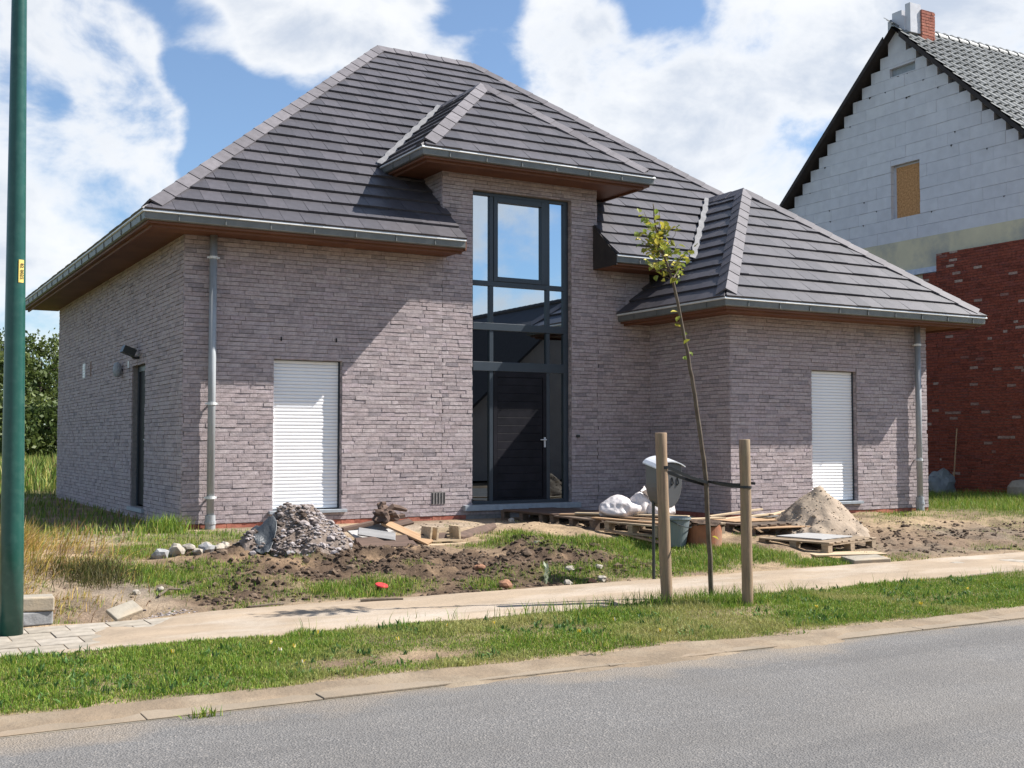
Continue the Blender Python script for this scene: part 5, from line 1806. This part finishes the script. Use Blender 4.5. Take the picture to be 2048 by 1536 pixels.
def heap(name, label, cat, cx, cy, rx, ry, h, m, seed, peak=1.25, rough=.12, chunks=0, cm='chunk', cname='rubble', csize=(.012, .045), foot=1.0, spread=.95, lean=0.0):
    H = thing(name, label, cat, (cx, cy, 0))
    n = 56; vs = []
    base = lambda x, y: height(np.array(x), np.array(y))
    us = np.linspace(-1.25, 1.25, n)
    X, Y = np.meshgrid(us, us); x = X.ravel() * rx; y = Y.ravel() * ry
    rad = np.hypot(X, Y).ravel()
    e = fbm(x * 4 + seed, y * 4, 1, 4, seed) - .5
    e2 = fbm(x * 14 + seed, y * 14, 1, 3, seed + 5) - .5
    rr = np.clip(rad * (1 + e * .8), 0, None)
    prof = np.clip(1 - rr, 0, None) ** peak
    z = base(x + cx, y + cy) + h * prof * (1 + e * rough * 4) + e2 * rough * .35 * (prof > .01) - .06 * (rr > 1.0) - .03
    V = np.stack([x + lean * prof, y, z], 1)
    i = np.arange(n - 1)[None, :] + np.arange(n - 1)[:, None] * n
    F = np.stack([i, i + 1, i + 1 + n, i + n], -1).reshape(-1, 4)
    me = np_mesh('mound', V, F, M[m], smooth=True)
    link('mound', me, H)
    if chunks:
        r = random.Random(seed); mb = MB()
        zz = z.reshape(n, n)
        shapes = [blob(seed + k, 1, 1, .8, .35, 1) for k in range(10)]
        for _ in range(chunks):
            a = r.uniform(0, 6.283); q = math.sqrt(r.random()) * spread
            u, v = q * math.cos(a), q * math.sin(a)
            ii = min(n - 1, max(0, int((u + 1.25) / 2.5 * (n - 1)))); jj = min(n - 1, max(0, int((v + 1.25) / 2.5 * (n - 1))))
            s = r.uniform(*csize) * (1.0 + .9 * (r.random() < .06))
            sx, sy, sz = s * r.uniform(.7, 1.4), s * r.uniform(.7, 1.4), s * r.uniform(.5, 1)
            px = us[ii] * rx + lean * float(prof.reshape(n, n)[jj, ii]); py = us[jj] * ry; pz = zz[jj, ii]
            w, f = shapes[r.randrange(10)]; c, sn = math.cos(a * 3), math.sin(a * 3)
            mb.add([(px + (x_ * c - y_ * sn) * sx, py + (x_ * sn + y_ * c) * sy, pz + z_ * sz) for x_, y_, z_ in w], f, r.random() if px < .05 * rx else min(1, .45 + r.random() * .6))
        mb.obj(cname, M[cm], H, tone=True, kind='stuff')
    return H


heap('rubble_heap', 'grey heap of broken mortar and rubble in front of the left shutter', 'rubble heap', 4.44, 12.58, .64, .62, .60, 'rubble', 3, .86, .20, 2600, 'chunk', 'rubble', (.008, .026), spread=1.02)
heap('sand_heap', 'tall cone of building sand in front of the right shutter', 'sand heap', 12.20, 12.45, .84, .76, .66, 'sand', 9, 1.12, .15, 520, 'sand_clod', 'sand_clods', (.006, .018), spread=1.15)


def tarp():
    n = 16; vs = []
    us = np.linspace(0, 1, n)
    for j in range(n):
        for i in range(n):
            u, v = us[i], us[j]
            x = 3.82 + .27 * u + .06 * math.sin(v * 6) - .06 * v + .09 * (v - .5) ** 2; y = 12.24 + .52 * v - .10 * math.sin(u * 4)
            r_ = math.hypot((x - 4.42) / .80, (y - 12.6) / .74)
            z = float(height(np.array([x]), np.array([y]))[0]) + .62 * min(.70, max(0, 1 - math.hypot((x - 4.44) / .64, (y - 12.58) / .62))) ** .86 + .035 + .07 * mnoise.noise(Vector((x * 6, y * 6, 1))) + .02 * mnoise.noise(Vector((x * 19, y * 19, 4)))
            vs.append((x, y, z))
    fs = [(j * n + i, j * n + i + 1, (j + 1) * n + i + 1, (j + 1) * n + i) for j in range(n - 1) for i in range(n - 1)]
    o = MB().add(vs, fs).obj('plastic_sheet', M['tarp'], smooth=True)
    s = o.modifiers.new('thick', 'SOLIDIFY'); s.thickness = .006
    tag(o, 'dark plastic sheet draped over the left flank of the rubble heap', 'plastic sheet')


tarp()

# timber scrap right of the rubble heap
TG = 'timber scraps between rubble heap and wall'
board((5.12, 12.95, .46), (6.05, 13.25, .58), .055, .05, 'plank_dark', 'dark batten rising to the right over the scrap timber', .2, TG, 'board')
board((5.22, 12.90, .40), (5.95, 13.30, .46), .22, .022, 'plank_grey', 'grey board under the dark batten', .55, TG, 'board')
board((5.28, 12.85, .44), (5.70, 12.72, .37), .10, .025, 'plank_grey', 'grey board tilted towards the road at the left of the scrap', 1.0, TG, 'board')
board((5.72, 13.1, .52), (6.10, 12.60, .29), .13, .024, 'plank_tan', 'broad tan board leaning down to the right', .35, TG, 'board')
board((5.20, 12.72, .33), (6.42, 12.82, .34), .10, .03, 'plank_dark', 'long dark board lying level across the scrap', .9, TG, 'board')
board((5.20, 12.60, .30), (5.9, 12.58, .29), .18, .03, 'plank_dark', 'dark board at the foot of the scrap timber', .3, TG, 'board')
board((5.66, 13.25, .42), (6.2, 13.35, .50), .12, .03, 'plank_dark', 'short dark plank at the back of the scrap', .4, TG, 'board')
board((6.02, 12.62, .265), (6.62, 12.66, .262), .07, .02, 'plank_pale', 'pale lath on the earth in front of the small crate', 0, TG, 'board')


def rusty():
    vs, fs = blob(5, .13, .10, .11, .6, 3, f=3)
    mb = MB().add(vs, fs); o = mb.obj('root_stump', M['plank_dark'])
    o.location = (5.74, 13.12, .60)
    k = MB(); k.tube([(0.03, 0, .05), (.10, 0, .10), (.2, .02, .08), (.3, .03, .05)], [.035, .04, .035, .02], 8)
    c = k.obj('root', M['plank_dark'], o)
    k = MB(); k.tube([(-.03, 0, .03), (-.08, -.02, .10), (-.05, -.02, .15), (0, -.01, .15)], [.03, .028, .024, .02], 8)
    k.obj('root', M['plank_dark'], o)
    tag(o, 'dark gnarled root stump on top of the scrap timber', 'root')


rusty()


def crate():
    H = thing('slatted_crate', 'small pale slatted wooden crate lying on the earth beside the log', 'crate', (6.33, 12.78, .30), R(3))
    rr = random.Random(2)
    for xx in (-.21, -.12, .20): MB().box(xx - .012, xx + .012, -.12, .12, .0, .15).obj('side_board', M['plank_pale'], H).rotation_euler = (0, rr.uniform(-.12, .12), 0)
    for k in range(4): MB().box(-.20, .20, .06 - .0, .075, .012 + k * .036, .038 + k * .036).obj('slat', M['plank_pale'], H)
    for k in range(2): MB().box(-.22, .23, -.13 + k * .05, -.095 + k * .05, -.005 + .01 * k, .012 + .01 * k).obj('slat', M['plank_pale'], H)


crate()


def log():
    mb = MB(); pts = [(6.60, 12.86, .315), (6.8, 12.98, .325), (7.0, 13.15, .335), (7.2, 13.3, .35), (7.45, 13.48, .385)]
    mb.tube(pts, [.06, .075, .062, .058, .035], 12)
    rr = random.Random(4); mb.v = [(x + rr.uniform(-.012, .012), y + rr.uniform(-.012, .012), z + rr.uniform(-.012, .012)) for x, y, z in mb.v]
    o = mb.obj('log', M['plank_dark'])
    tag(o, 'dark broken log lying on the sandy earth right of the crate', 'log')


log()


def pots():
    x, y = 9.06, 11.72; z = g(x, y)
    H = thing('grey_bucket', 'grey tapered plastic tub standing in grass below the walkway', 'bucket', (x, y, z))
    mb = MB(); mb.lathe([(0, .0), (.125, .0), (.13, .006), (.185, .33), (.20, .34), (.20, .365), (.188, .365), (.180, .33), (.12, .02), (0, .02)], 32)
    mb.obj('tub', M['bucket'], H, smooth=False)
    MB().tube([(.2 * math.cos(t), .2 * math.sin(t), .34 - .10 * abs(math.sin((t + 2.6) / 1))) for t in [R(a) for a in range(-150, 31, 15)]], .006, 6).obj('handle', M['dark_metal'], H)
    x, y = 9.47, 11.68; z = g(x, y) - .02
    H = thing('terracotta_pot', 'short terracotta pipe section with soil on top, right of the grey bucket', 'pot', (x, y, z))
    mb = MB(); mb.lathe([(.235, 0), (.235, .30), (.205, .30), (.205, .2), (0, .2)], 36); mb.obj('pipe_wall', M['terracotta'], H)
    vs, fs = blob(12, .245, .235, .06, .3, 3, f=4)
    o = MB().add(vs, fs).obj('soil', M['soil'], H); o.location = (0, 0, .295)


pots()


def bag(x, y, z, rx, ry, rz, seed, label, rot=0, tuft=None):
    off = Vector((seed * 2.7, seed * 1.9, seed))
    bm = bmesh.new(); bmesh.ops.create_icosphere(bm, subdivisions=5, radius=1)
    vs = []
    for v in bm.verts:
        c = v.co
        a = math.atan2(c.y, c.x)
        fold = .20 * mnoise.noise(c * 1.5 + off) - .10 * abs(mnoise.noise(Vector((c.x * 3 + c.z, c.y * 3, c.z * 1.2)) + off)) - .05 * abs(mnoise.noise(Vector((c.x * 8, c.y * 8, c.z * 3)) + off)) + .10
        p = c * (1 + fold)
        zz = p.z * (.92 if p.z > 0 else .55)
        sl = 1.0
        if c.z > .55:
            k = (c.z - .55) / .45; sl = 1 - .25 * k
        vs.append((p.x * rx * sl, p.y * ry * sl, max(zz, -.45) * rz))
    fs = [tuple(l.vert.index for l in f.loops) for f in bm.faces]; bm.free()
    H = thing('plastic_bag', label, 'bag', (x, y, z), rot, 'white plastic bags on the pallet walkway')
    o = MB().add(vs, fs).obj('sack', M['bag'], H, smooth=True); o.location = (0, 0, rz * .45)
    if tuft:
        n = 18; k = 5; tv = []
        for j in range(k + 1):
            t = j / k; r = .02 + .10 * t ** 1.3
            for i in range(n):
                a = 2 * math.pi * i / n; rr = r * (1 + .35 * math.sin(a * 4 + seed) * t)
                tv.append((tuft[0] + rr * math.cos(a) + tuft[3] * t, tuft[1] + rr * math.sin(a) * .5, tuft[2] + t * .20 + .04 * t * math.sin(a * 3 + seed)))
        tf = [(j * n + i, j * n + (i + 1) % n, (j + 1) * n + (i + 1) % n, (j + 1) * n + i) for j in range(k) for i in range(n)]
        MB().add(tv, tf).obj('bag_neck', M['bag'], H, smooth=True)
    return H


bag(9.33, 13.3, .455, .29, .22, .20, 1, 'wide white plastic bag lying at the left of the three bags', R(-8))
bag(9.64, 13.25, .455, .15, .14, .24, 4, 'upright narrow white bag in the middle of the bags')
bag(9.88, 13.12, .455, .21, .17, .19, 7, 'white bag with twisted open neck nearest the left stake', 0, (-.08, 0, .19, -.10))


def misc():
    rr = random.Random(6)
    # red lid, twigs on the pavement
    mb = MB(); mb.lathe([(0, .014), (.04, .016), (.062, .010), (.066, 0), (.06, -.006)], 24)
    o = mb.obj('red_lid', M['red_plastic']); o.location = (4.57, 10.52, g(4.57, 10.52) + .05); o.rotation_euler = (.25, .1, 0)
    tag(o, 'red plastic lid lying in the grass behind the pavement', 'lid')

    def stick(pts, r, label):
        o = MB().tube(pts, [r * (1 - .4 * i / len(pts)) for i in range(len(pts))], 7).obj('stick', M['bark']); tag(o, label, 'stick')
    stick([(4.08, 9.86, .068), (4.2, 9.83, .072), (4.35, 9.80, .07), (4.46, 9.78, .068)], .016, 'short thick stick on the sandy pavement below the red lid')
    stick([(3.1, 9.99, .066), (3.3, 9.98, .074), (3.42, 10.02, .066)], .010, 'thin dark twig at the back edge of the pavement')
    stick([(2.5, 10.75, .11), (2.62, 10.9, .15), (2.8, 10.95, .13), (2.95, 10.9, .12)], .012, 'crooked dark twig on the grey earth at left')
    # two concrete blocks stacked by the lamp post
    for k, (z, rz, lb, m) in enumerate(((.075, R(3), 'lower grey concrete block of the stack beside the lamp post', 'rock_grey'), (.19, R(-4), 'upper cream concrete block of the stack beside the lamp post', 'rock'))):
        o = MB().box(-.17, .17, -.12, .12, -.055, .055).obj('concrete_block', M['concrete'] if k else M['rock_grey'])
        o.location = (1.33 + .02 * k, 10.14, z + .01); o.rotation_euler = (0, .02 * k, rz); bevel(o, .012)
        tag(o, lb, 'concrete block')
    o = MB().box(-.13, .13, -.075, .075, -.018, .018).obj('broken_paver', M['concrete'])
    o.location = (2.06, 10.03, .10); o.rotation_euler = (R(28), R(-12), R(24)); bevel(o, .008)
    tag(o, 'pale broken paver tilted at the edge of the small hole', 'paver')
    # grit around the hole
    mb = MB(); shp = [blob(90 + k, 1, 1, .7, .35, 1) for k in range(6)]
    for _ in range(260):
        x = rr.gauss(2.25, .2); y = 10.12 + abs(rr.gauss(0, .12)); s = rr.uniform(.006, .02)
        w, f = shp[rr.randrange(6)]; zz = g(x, y)
        mb.add([(x + a * s, y + b * s, zz + c * s) for a, b, c in w], f, rr.uniform(.35, 1))
    o = mb.obj('grit', M['chunk'], tone=True, kind='stuff'); o['label'] = 'pale grit scattered beside the small hole'
    # white leafy weed
    mb = MB()
    for k in range(16):
        a = rr.uniform(0, 6.28); d = Vector((math.cos(a) * .5, math.sin(a) * .5, .9)).normalized(); p = Vector((6.22, 10.16, .05 + .011 * k)); s = Vector((-d.y, d.x, 0)).normalized()
        L = rr.uniform(.05, .09); mb.add([p, p + d * L * .5 + s * L * .28, p + d * L, p + d * L * .5 - s * L * .28], [(0, 1, 2, 3)])
    m_ = mb.obj('leafy_weed', M['leaf'])
    a = m_.data.attributes.new("Col", 'FLOAT_COLOR', 'POINT')
    a.data.foreach_set('color', np.tile(np.array([.30, .34, .24, 1], np.float32), len(m_.data.vertices)))
    tag(m_, 'pale leafed weed at the back edge of the pavement', 'weed')
    # by the neighbour's wall
    o = MB().tube([(21.70, 17.96, .25), (21.93, 18.0, 1.78)], .016, 8).obj('pole', M['plank_tan']); tag(o, 'thin wooden pole leaning on the red brick wall', 'pole')
    vs, fs = blob(14, .34, .3, .36, .3, 3); o = MB().add(vs, fs).obj('foil_bundle', M['bucket']); o.location = (21.4, 18.05, .5)
    tag(o, 'crumpled pale foil bundle at the foot of the red brick wall', 'bundle')
    mb = MB(); mb.lathe([(.02, 0), (.26, 0), (.30, .15), (.29, .3), (.2, .42), (.02, .45)], 20)
    o = mb.obj('stone_lump', M['concrete']); o.location = (21.35, 15.9, .25); tag(o, 'rounded pale concrete lump by the red brick wall at the frame edge', 'lump')


misc()

# ------------------------------------------------------------------ earth clods


def clods():
    r = np.random.default_rng(5); rr = random.Random(5)
    shp = [blob(200 + k, 1, 1, .75, .4, 1) for k in range(12)]
    mb = MB(); n = 0
    X = r.uniform(2.8, 8.3, 16000); Y = r.uniform(10.1, 13.0, 16000)
    d = dirt_mask(X, Y) * (.35 + .9 * sst(.45, .65, fbm(X, Y, 2.4, 5, 57)))
    k = r.random(16000) < d * .42
    P = list(zip(X[k], Y[k]))
    X2 = r.uniform(11.8, 17.2, 2600); Y2 = r.uniform(10.4, 12.6, 2600)
    P += [(a, b) for a, b, q in zip(X2, Y2, fbm(X2, Y2, 2.0, 4, 77)) if q > .5][:700]
    X3 = r.uniform(1.6, 16, 1400); Y3 = r.uniform(10.05, 15.6, 1400)
    P += list(zip(X3, Y3))
    H = height(np.array([p[0] for p in P]), np.array([p[1] for p in P]))
    for i, ((x, y), z) in enumerate(zip(P, H)):
        s = rr.uniform(.009, .03) * (1.8 if rr.random() < .05 else 1)
        if i >= len(P) - 1400: s *= .6
        w, f = shp[rr.randrange(12)]; a = rr.uniform(0, 6.28); c, sn = math.cos(a), math.sin(a)
        sx, sy = s * rr.uniform(.8, 1.4), s * rr.uniform(.8, 1.3)
        t = rr.random() if i < len(P) - 1400 else rr.uniform(.6, 1)
        mb.add([(x + (p * c - q * sn) * sx, y + (p * sn + q * c) * sy, z + h * s) for p, q, h in w], f, t)
    o = mb.obj('earth_clods', M['clod'], tone=True, kind='stuff')
    o['label'] = 'dark crumbled earth clods of the dug over strip'


clods()

# ------------------------------------------------------------------ grass


def blades(name, X, Y, hgt, wid, col, lean=.35, wind=(0, 0), label='', zoff=0.0, seed=1, m='grass'):
    r = np.random.default_rng(seed)
    n = len(X)
    Z = height(X, Y) + zoff
    a = r.uniform(0, 2 * math.pi, n); l = r.uniform(.1, 1, n) * lean * hgt
    dx, dy = np.cos(a) * l + wind[0] * hgt, np.sin(a) * l + wind[1] * hgt
    b = r.uniform(0, math.pi, n); sx, sy = np.cos(b) * wid / 2, np.sin(b) * wid / 2
    hh = np.sqrt(np.clip(hgt ** 2 - (dx ** 2 + dy ** 2), (hgt * .35) ** 2, None))
    P = np.zeros((n, 5, 3))
    P[:, 0] = np.stack([X - sx, Y - sy, Z - .012], 1); P[:, 1] = np.stack([X + sx, Y + sy, Z - .012], 1)
    P[:, 2] = np.stack([X + dx * .35 - sx * .8, Y + dy * .35 - sy * .8, Z + hh * .58], 1)
    P[:, 3] = np.stack([X + dx * .35 + sx * .8, Y + dy * .35 + sy * .8, Z + hh * .58], 1)
    P[:, 4] = np.stack([X + dx, Y + dy, Z + hh], 1)
    f = np.array([[0, 1, 3], [0, 3, 2], [2, 3, 4]])
    F = (f[None] + (np.arange(n) * 5)[:, None, None]).reshape(-1, 3)
    C3 = np.repeat(col, 5, 0)
    me = np_mesh(name, P.reshape(-1, 3), F, M[m], color=C3)
    o = link(name, me, kind='stuff')
    if label: o['label'] = label
    return o


GREEN = np.array([[.11, .20, .022], [.16, .26, .03], [.22, .30, .035], [.08, .15, .03], [.30, .31, .06], [.42, .34, .14]])


def pick(r, n, w, pal=GREEN, j=.25):
    c = pal[r.choice(len(pal), n, p=np.array(w) / sum(w))]
    return c * r.uniform(1 - j, 1 + j, (n, 1))


def build_grass():
    r = np.random.default_rng(3)
    # verge
    n = 520000
    X = -2.2 + 26 * r.random(n) ** 1.25; Y = r.uniform(6.79, 8.80, n)
    t = turf_mask(X, Y)
    patch = fbm(X, Y, 1.8, 4, 91)
    keep = r.random(n) < t * (.55 + .9 * patch) * np.where(X > 12, .6, 1)
    X, Y, t, patch = X[keep], Y[keep], t[keep], patch[keep]
    k = len(X)
    tuft = sst(.55, .75, fbm(X, Y, 4.0, 3, 93))
    near_stakes = gauss(X, Y, 6.5, 8.45, .5, .35) + gauss(X, Y, 7.1, 8.2, .4, .3) + .7 * gauss(X, Y, 5.6, 8.3, .6, .3)
    h = r.uniform(.016, .044, k) * (.7 + .7 * tuft + 1.0 * np.clip(near_stakes, 0, 1)) * (.7 + .5 * t)
    c = pick(r, k, (4, 5, 3.5, 2, 2.2, 1.0))
    dry = sst(.5, .72, fbm(X, Y, 1.1, 4, 95))[:, None] * .55
    c = c * (1 - dry) + np.array([.44, .37, .16]) * r.uniform(.7, 1.3, (k, 1)) * dry
    blades('verge_grass', X, Y, h, r.uniform(.0035, .0065, k), c, 1.0, (.06, 0), 'short green verge grass with dry patches between road and pavement', seed=5)
    n = 5200
    X = -2 + 20 * r.random(n) ** 1.2; Y = r.uniform(7.0, 8.75, n)
    kp = r.random(n) < turf_mask(X, Y) * sst(.5, .62, fbm(X, Y, 2.6, 4, 105))
    X, Y = X[kp], Y[kp]; Xr = np.repeat(X, 5) + r.normal(0, .018, len(X) * 5); Yr = np.repeat(Y, 5) + r.normal(0, .018, len(X) * 5); k = len(Xr)
    blades('verge_weeds', Xr, Yr, r.uniform(.03, .07, k), r.uniform(.012, .022, k), pick(r, k, (2, 2, 1, 3), np.array([[.07, .15, .03], [.10, .19, .04], [.17, .24, .05], [.06, .12, .035]])), 1.5, (0, 0), 'broad leafed weeds in the verge', seed=15)
    n = 50
    X = -1 + 14 * r.random(n); Y = r.uniform(7.2, 8.6, n)
    kp = r.random(n) < turf_mask(X, Y) * .6
    X, Y = X[kp], Y[kp]; Xr = np.repeat(X, 6) + r.normal(0, .005, len(X) * 6); Yr = np.repeat(Y, 6) + r.normal(0, .005, len(X) * 6); k = len(Xr)
    blades('verge_flowers', Xr, Yr, r.uniform(.012, .02, k), r.uniform(.007, .011, k), pick(r, k, (3, 1), np.array([[.75, .55, .04], [.75, .72, .62]])), 1.5, (0, 0), 'tiny yellow and white flowers in the verge', zoff=.04, seed=16)
    # long tufts at stakes and pavement edge
    n = 9000
    X = r.uniform(3.0, 13, n); Y = r.uniform(8.3, 8.82, n)
    w = (gauss(X, Y, 6.4, 8.62, .45, .18) + gauss(X, Y, 7.0, 8.45, .6, .25) + .5 * gauss(X, Y, 5.3, 8.4, .5, .2) + .3 * sst(.6, .75, fbm(X, Y, 5, 3, 97)))
    kp = r.random(n) < w
    X, Y = X[kp], Y[kp]; k = len(X)
    blades('tall_verge_grass', X, Y, r.uniform(.07, .17, k), r.uniform(.004, .007, k), pick(r, k, (3, 4, 2, 3, 1.5, 1)), .7, (.05, 0), 'longer grass tufts round the stakes', seed=6)
    # garden turf
    n = 420000
    X = np.concatenate([r.uniform(1, 12, n // 2), 0 + 28 * r.random(n // 2)]); Y = np.concatenate([r.uniform(9.98, 13.4, n // 2), r.uniform(9.98, 18, n // 2)])
    t = turf_mask(X, Y)
    inside = (X > 3.95) & (X < 16.3) & (Y > 15.95) | (X > 11.8) & (X < 16.3) & (Y > 13.9) | (X > 21.9)
    kp = (r.random(n) < t * .8) & ~inside
    X, Y, t = X[kp], Y[kp], t[kp]; k = len(X)
    h = r.uniform(.025, .08, k) * (.6 + .7 * t) * np.where(X > 17, 2.2, 1)
    c = pick(r, k, (3, 4, 2.5, 2, 2.2, 1.2))
    blades('garden_grass', X, Y, h, r.uniform(.004, .008, k), c, .95, (.08, 0), 'patchy green grass on the rough front garden', seed=7)
    # dry long grass at the left
    n = 80000
    X = r.uniform(-2.5, 3.3, n); Y = r.uniform(10.25, 14.8, n)
    e = fbm(X, Y, 1.6, 4, 99)
    w = (gauss(X, Y, .75, 12.9, .95, 1.25) * 1.3 + gauss(X, Y, 1.25, 10.9, .55, .5) * .6 + gauss(X, Y, -1, 12.5, 1.6, 1.8)) * sst(.3, .5, e)
    kp = r.random(n) < w
    X, Y = X[kp], Y[kp]; k = len(X)
    pal = np.array([[.46, .31, .08], [.40, .31, .07], [.52, .38, .17], [.27, .27, .055], [.32, .18, .09], [.18, .22, .045]])
    c = pick(r, k, (6, 4, 3, 1.5, 2.5, .5), pal)
    low = sst(11.2, 12.4, Y)
    blades('dry_grass', X, Y, r.uniform(.12, .38, k) * (.35 + .65 * low), r.uniform(.005, .010, k), c, .75, (.50, -.08), 'tall yellowed grass bent by wind behind the lamp post', seed=8)
    n = 1400
    X = r.normal(2.1, .22, n); Y = r.normal(11.75, .2, n)
    blades('dark_tussock', X, Y, r.uniform(.06, .2, n), r.uniform(.004, .008, n), pick(r, n, (1, 1, 1, 1), np.array([[.05, .05, .02], [.09, .08, .03], [.16, .13, .05], [.07, .09, .02]])), .9, (.1, 0), 'dark matted tussock in front of the tall dry grass', seed=9)
    # weeds at the wall corner
    n = 520
    X = r.normal(3.72, .13, n); Y = r.normal(15.6, .12, n)
    blades('corner_weed', X, Y, r.uniform(.1, .30, n), r.uniform(.006, .012, n), pick(r, n, (2, 3, 3, 1, 1, .4)), .6, (.15, 0), 'green weed clump at the left house corner', seed=10)
    # tufts rooted in the kerb joint
    X, Y = [], []
    for (cx, cy, q) in ((1.75, 6.42, 60), (9.0, 6.50, 70), (9.35, 6.49, 50), (10.3, 6.50, 60), (11.9, 6.48, 50), (4.6, 6.78, 40), (6.4, 6.76, 50)):
        X += list(r.normal(cx, .05, q)); Y += list(r.normal(cy, .018, q))
    X, Y = np.array(X), np.array(Y); k = len(X)
    blades('kerb_tufts', X, Y, r.uniform(.03, .07, k), r.uniform(.005, .010, k), pick(r, k, (2, 2, 2, 2, 2, 1)), 1.1, (0, 0), 'small weeds rooted along the kerb', zoff=.075, seed=19)
    # rough meadow left of and behind the house
    n = 60000
    X = -6 + 22 * r.random(n); Y = 15 + 40 * r.random(n) ** 1.3
    kp = ~((X > 3.9) & (Y < 27)) & (np.abs(X - Y * .13) < 9)
    X, Y = X[kp], Y[kp]; k = len(X)
    far = sst(27, 34, Y)
    pal = np.array([[.13, .20, .035], [.19, .25, .045], [.30, .28, .07], [.09, .15, .03], [.30, .15, .08], [.36, .33, .12]])
    c = pick(r, k, (4, 4, 2, 3, .7, 1), pal)
    blades('meadow_grass', X, Y, r.uniform(.08, .16, k) + far * r.uniform(.25, .75, k), r.uniform(.010, .02, k) + far * .03, c, .55, (.05, 0), 'rough green and yellow meadow beside and behind the house', seed=11)


build_grass()


def background_tree(x, y, h, w, seed, label, base=.8):
    r = np.random.default_rng(seed); rr = random.Random(seed)
    H = thing('broadleaf_tree', label, 'tree', (x, y, .2), 0, 'dense trees beyond the meadow')
    mb = MB(); mb.tube([(0, 0, -.3), (.05, 0, h * .25), (.0, .05, h * .5), (.1, 0, h * .8)], [.22, .18, .12, .04], 10)
    for k in range(12):
        a = rr.uniform(0, 6.28); z = rr.uniform(.2, .75) * h; l = w * rr.uniform(.5, .9)
        mb.tube([(.03, 0, z), (math.cos(a) * l * .5, math.sin(a) * l * .5, z + l * .35), (math.cos(a) * l, math.sin(a) * l, z + l * .45)], [.07, .04, .015], 6)
    mb.obj('trunk', M['trunk'], H, smooth=True)
    # leaf clumps: clusters of leaves around branch ends
    C_ = []
    while len(C_) < 150:
        p = r.uniform(-1, 1, 3)
        if np.linalg.norm(p) > 1: continue
        if np.linalg.norm(p) < .35 and r.random() < .7: continue
        C_.append(p)
    C_ = np.array(C_) * np.array([w, w, (h - base) / 2]) + np.array([0, 0, base + (h - base) / 2])
    C_[:, :2] *= (1 + .25 * (r.random((len(C_), 1)) - .5))
    n = 15000
    idx = r.integers(0, len(C_), n)
    rad = r.uniform(.25, .6, len(C_))
    P = C_[idx] + r.normal(0, 1, (n, 3)) * rad[idx][:, None] * np.array([.55, .55, .42])
    P[:, 2] = np.maximum(P[:, 2], .25)
    s = r.uniform(.05, .12, n)
    a1 = r.normal(0, 1, (n, 3)); a1 /= np.linalg.norm(a1, axis=1)[:, None]
    a2 = np.cross(a1, r.normal(0, 1, (n, 3))); a2 /= np.linalg.norm(a2, axis=1)[:, None]
    V = np.stack([P - a1 * s[:, None], P + a2 * s[:, None] * .6, P + a1 * s[:, None], P - a2 * s[:, None] * .6], 1)
    F = np.arange(n * 4).reshape(-1, 4)
    tone = r.random(len(C_))[idx][:, None]
    c = np.array([.045, .075, .018]) * (1 - tone) + np.array([.12, .15, .04]) * tone
    c = c * r.uniform(.7, 1.35, (n, 1))
    me = np_mesh('crown', V.reshape(-1, 3), F, M['leaf'], color=np.repeat(c, 4, 0))
    link('crown', me, H)


background_tree(5.0, 56, 6.6, 2.6, 1, 'dense tree right behind the green lamp post')
background_tree(7.9, 58, 6.2, 2.4, 2, 'bushy tree between lamp post and house wall', .5)
background_tree(1.2, 54, 7.2, 3.0, 3, 'taller tree at the left picture edge beside the lamp post')
background_tree(11.5, 61, 6.5, 3.0, 4, 'tree half hidden behind the grey house')
background_tree(6.6, 50, 3.0, 2.2, 5, 'low bush in front of the two trees by the house wall', .2)


def hedge_bush():
    r = np.random.default_rng(12)
    H = thing('garden_bush', 'round dark bush across the road, mirrored low in the right entrance pane', 'bush', (26.4, -5.6, 0))
    MB().tube([(0, 0, -.1), (0, 0, .6)], [.06, .03], 8).obj('stem', M['trunk'], H)
    n = 4000
    d = r.normal(0, 1, (n, 3)); d /= np.linalg.norm(d, axis=1)[:, None]
    P = d * (r.uniform(.5, 1, n) ** .4)[:, None] * np.array([1.1, .8, .6]) + np.array([0, 0, .7])
    s = r.uniform(.03, .07, n); a2 = np.cross(d, r.normal(0, 1, (n, 3))); a2 /= np.linalg.norm(a2, axis=1)[:, None]; a1 = np.cross(d, a2)
    V = np.stack([P - a1 * s[:, None], P + a2 * s[:, None] * .6, P + a1 * s[:, None], P - a2 * s[:, None] * .6], 1)
    c = np.array([.05, .085, .02]) * r.uniform(.5, 1.8, (n, 1))
    link('crown', np_mesh('crown', V.reshape(-1, 3), np.arange(n * 4).reshape(-1, 4), M['leaf'], color=np.repeat(c, 4, 0)), H)


hedge_bush()
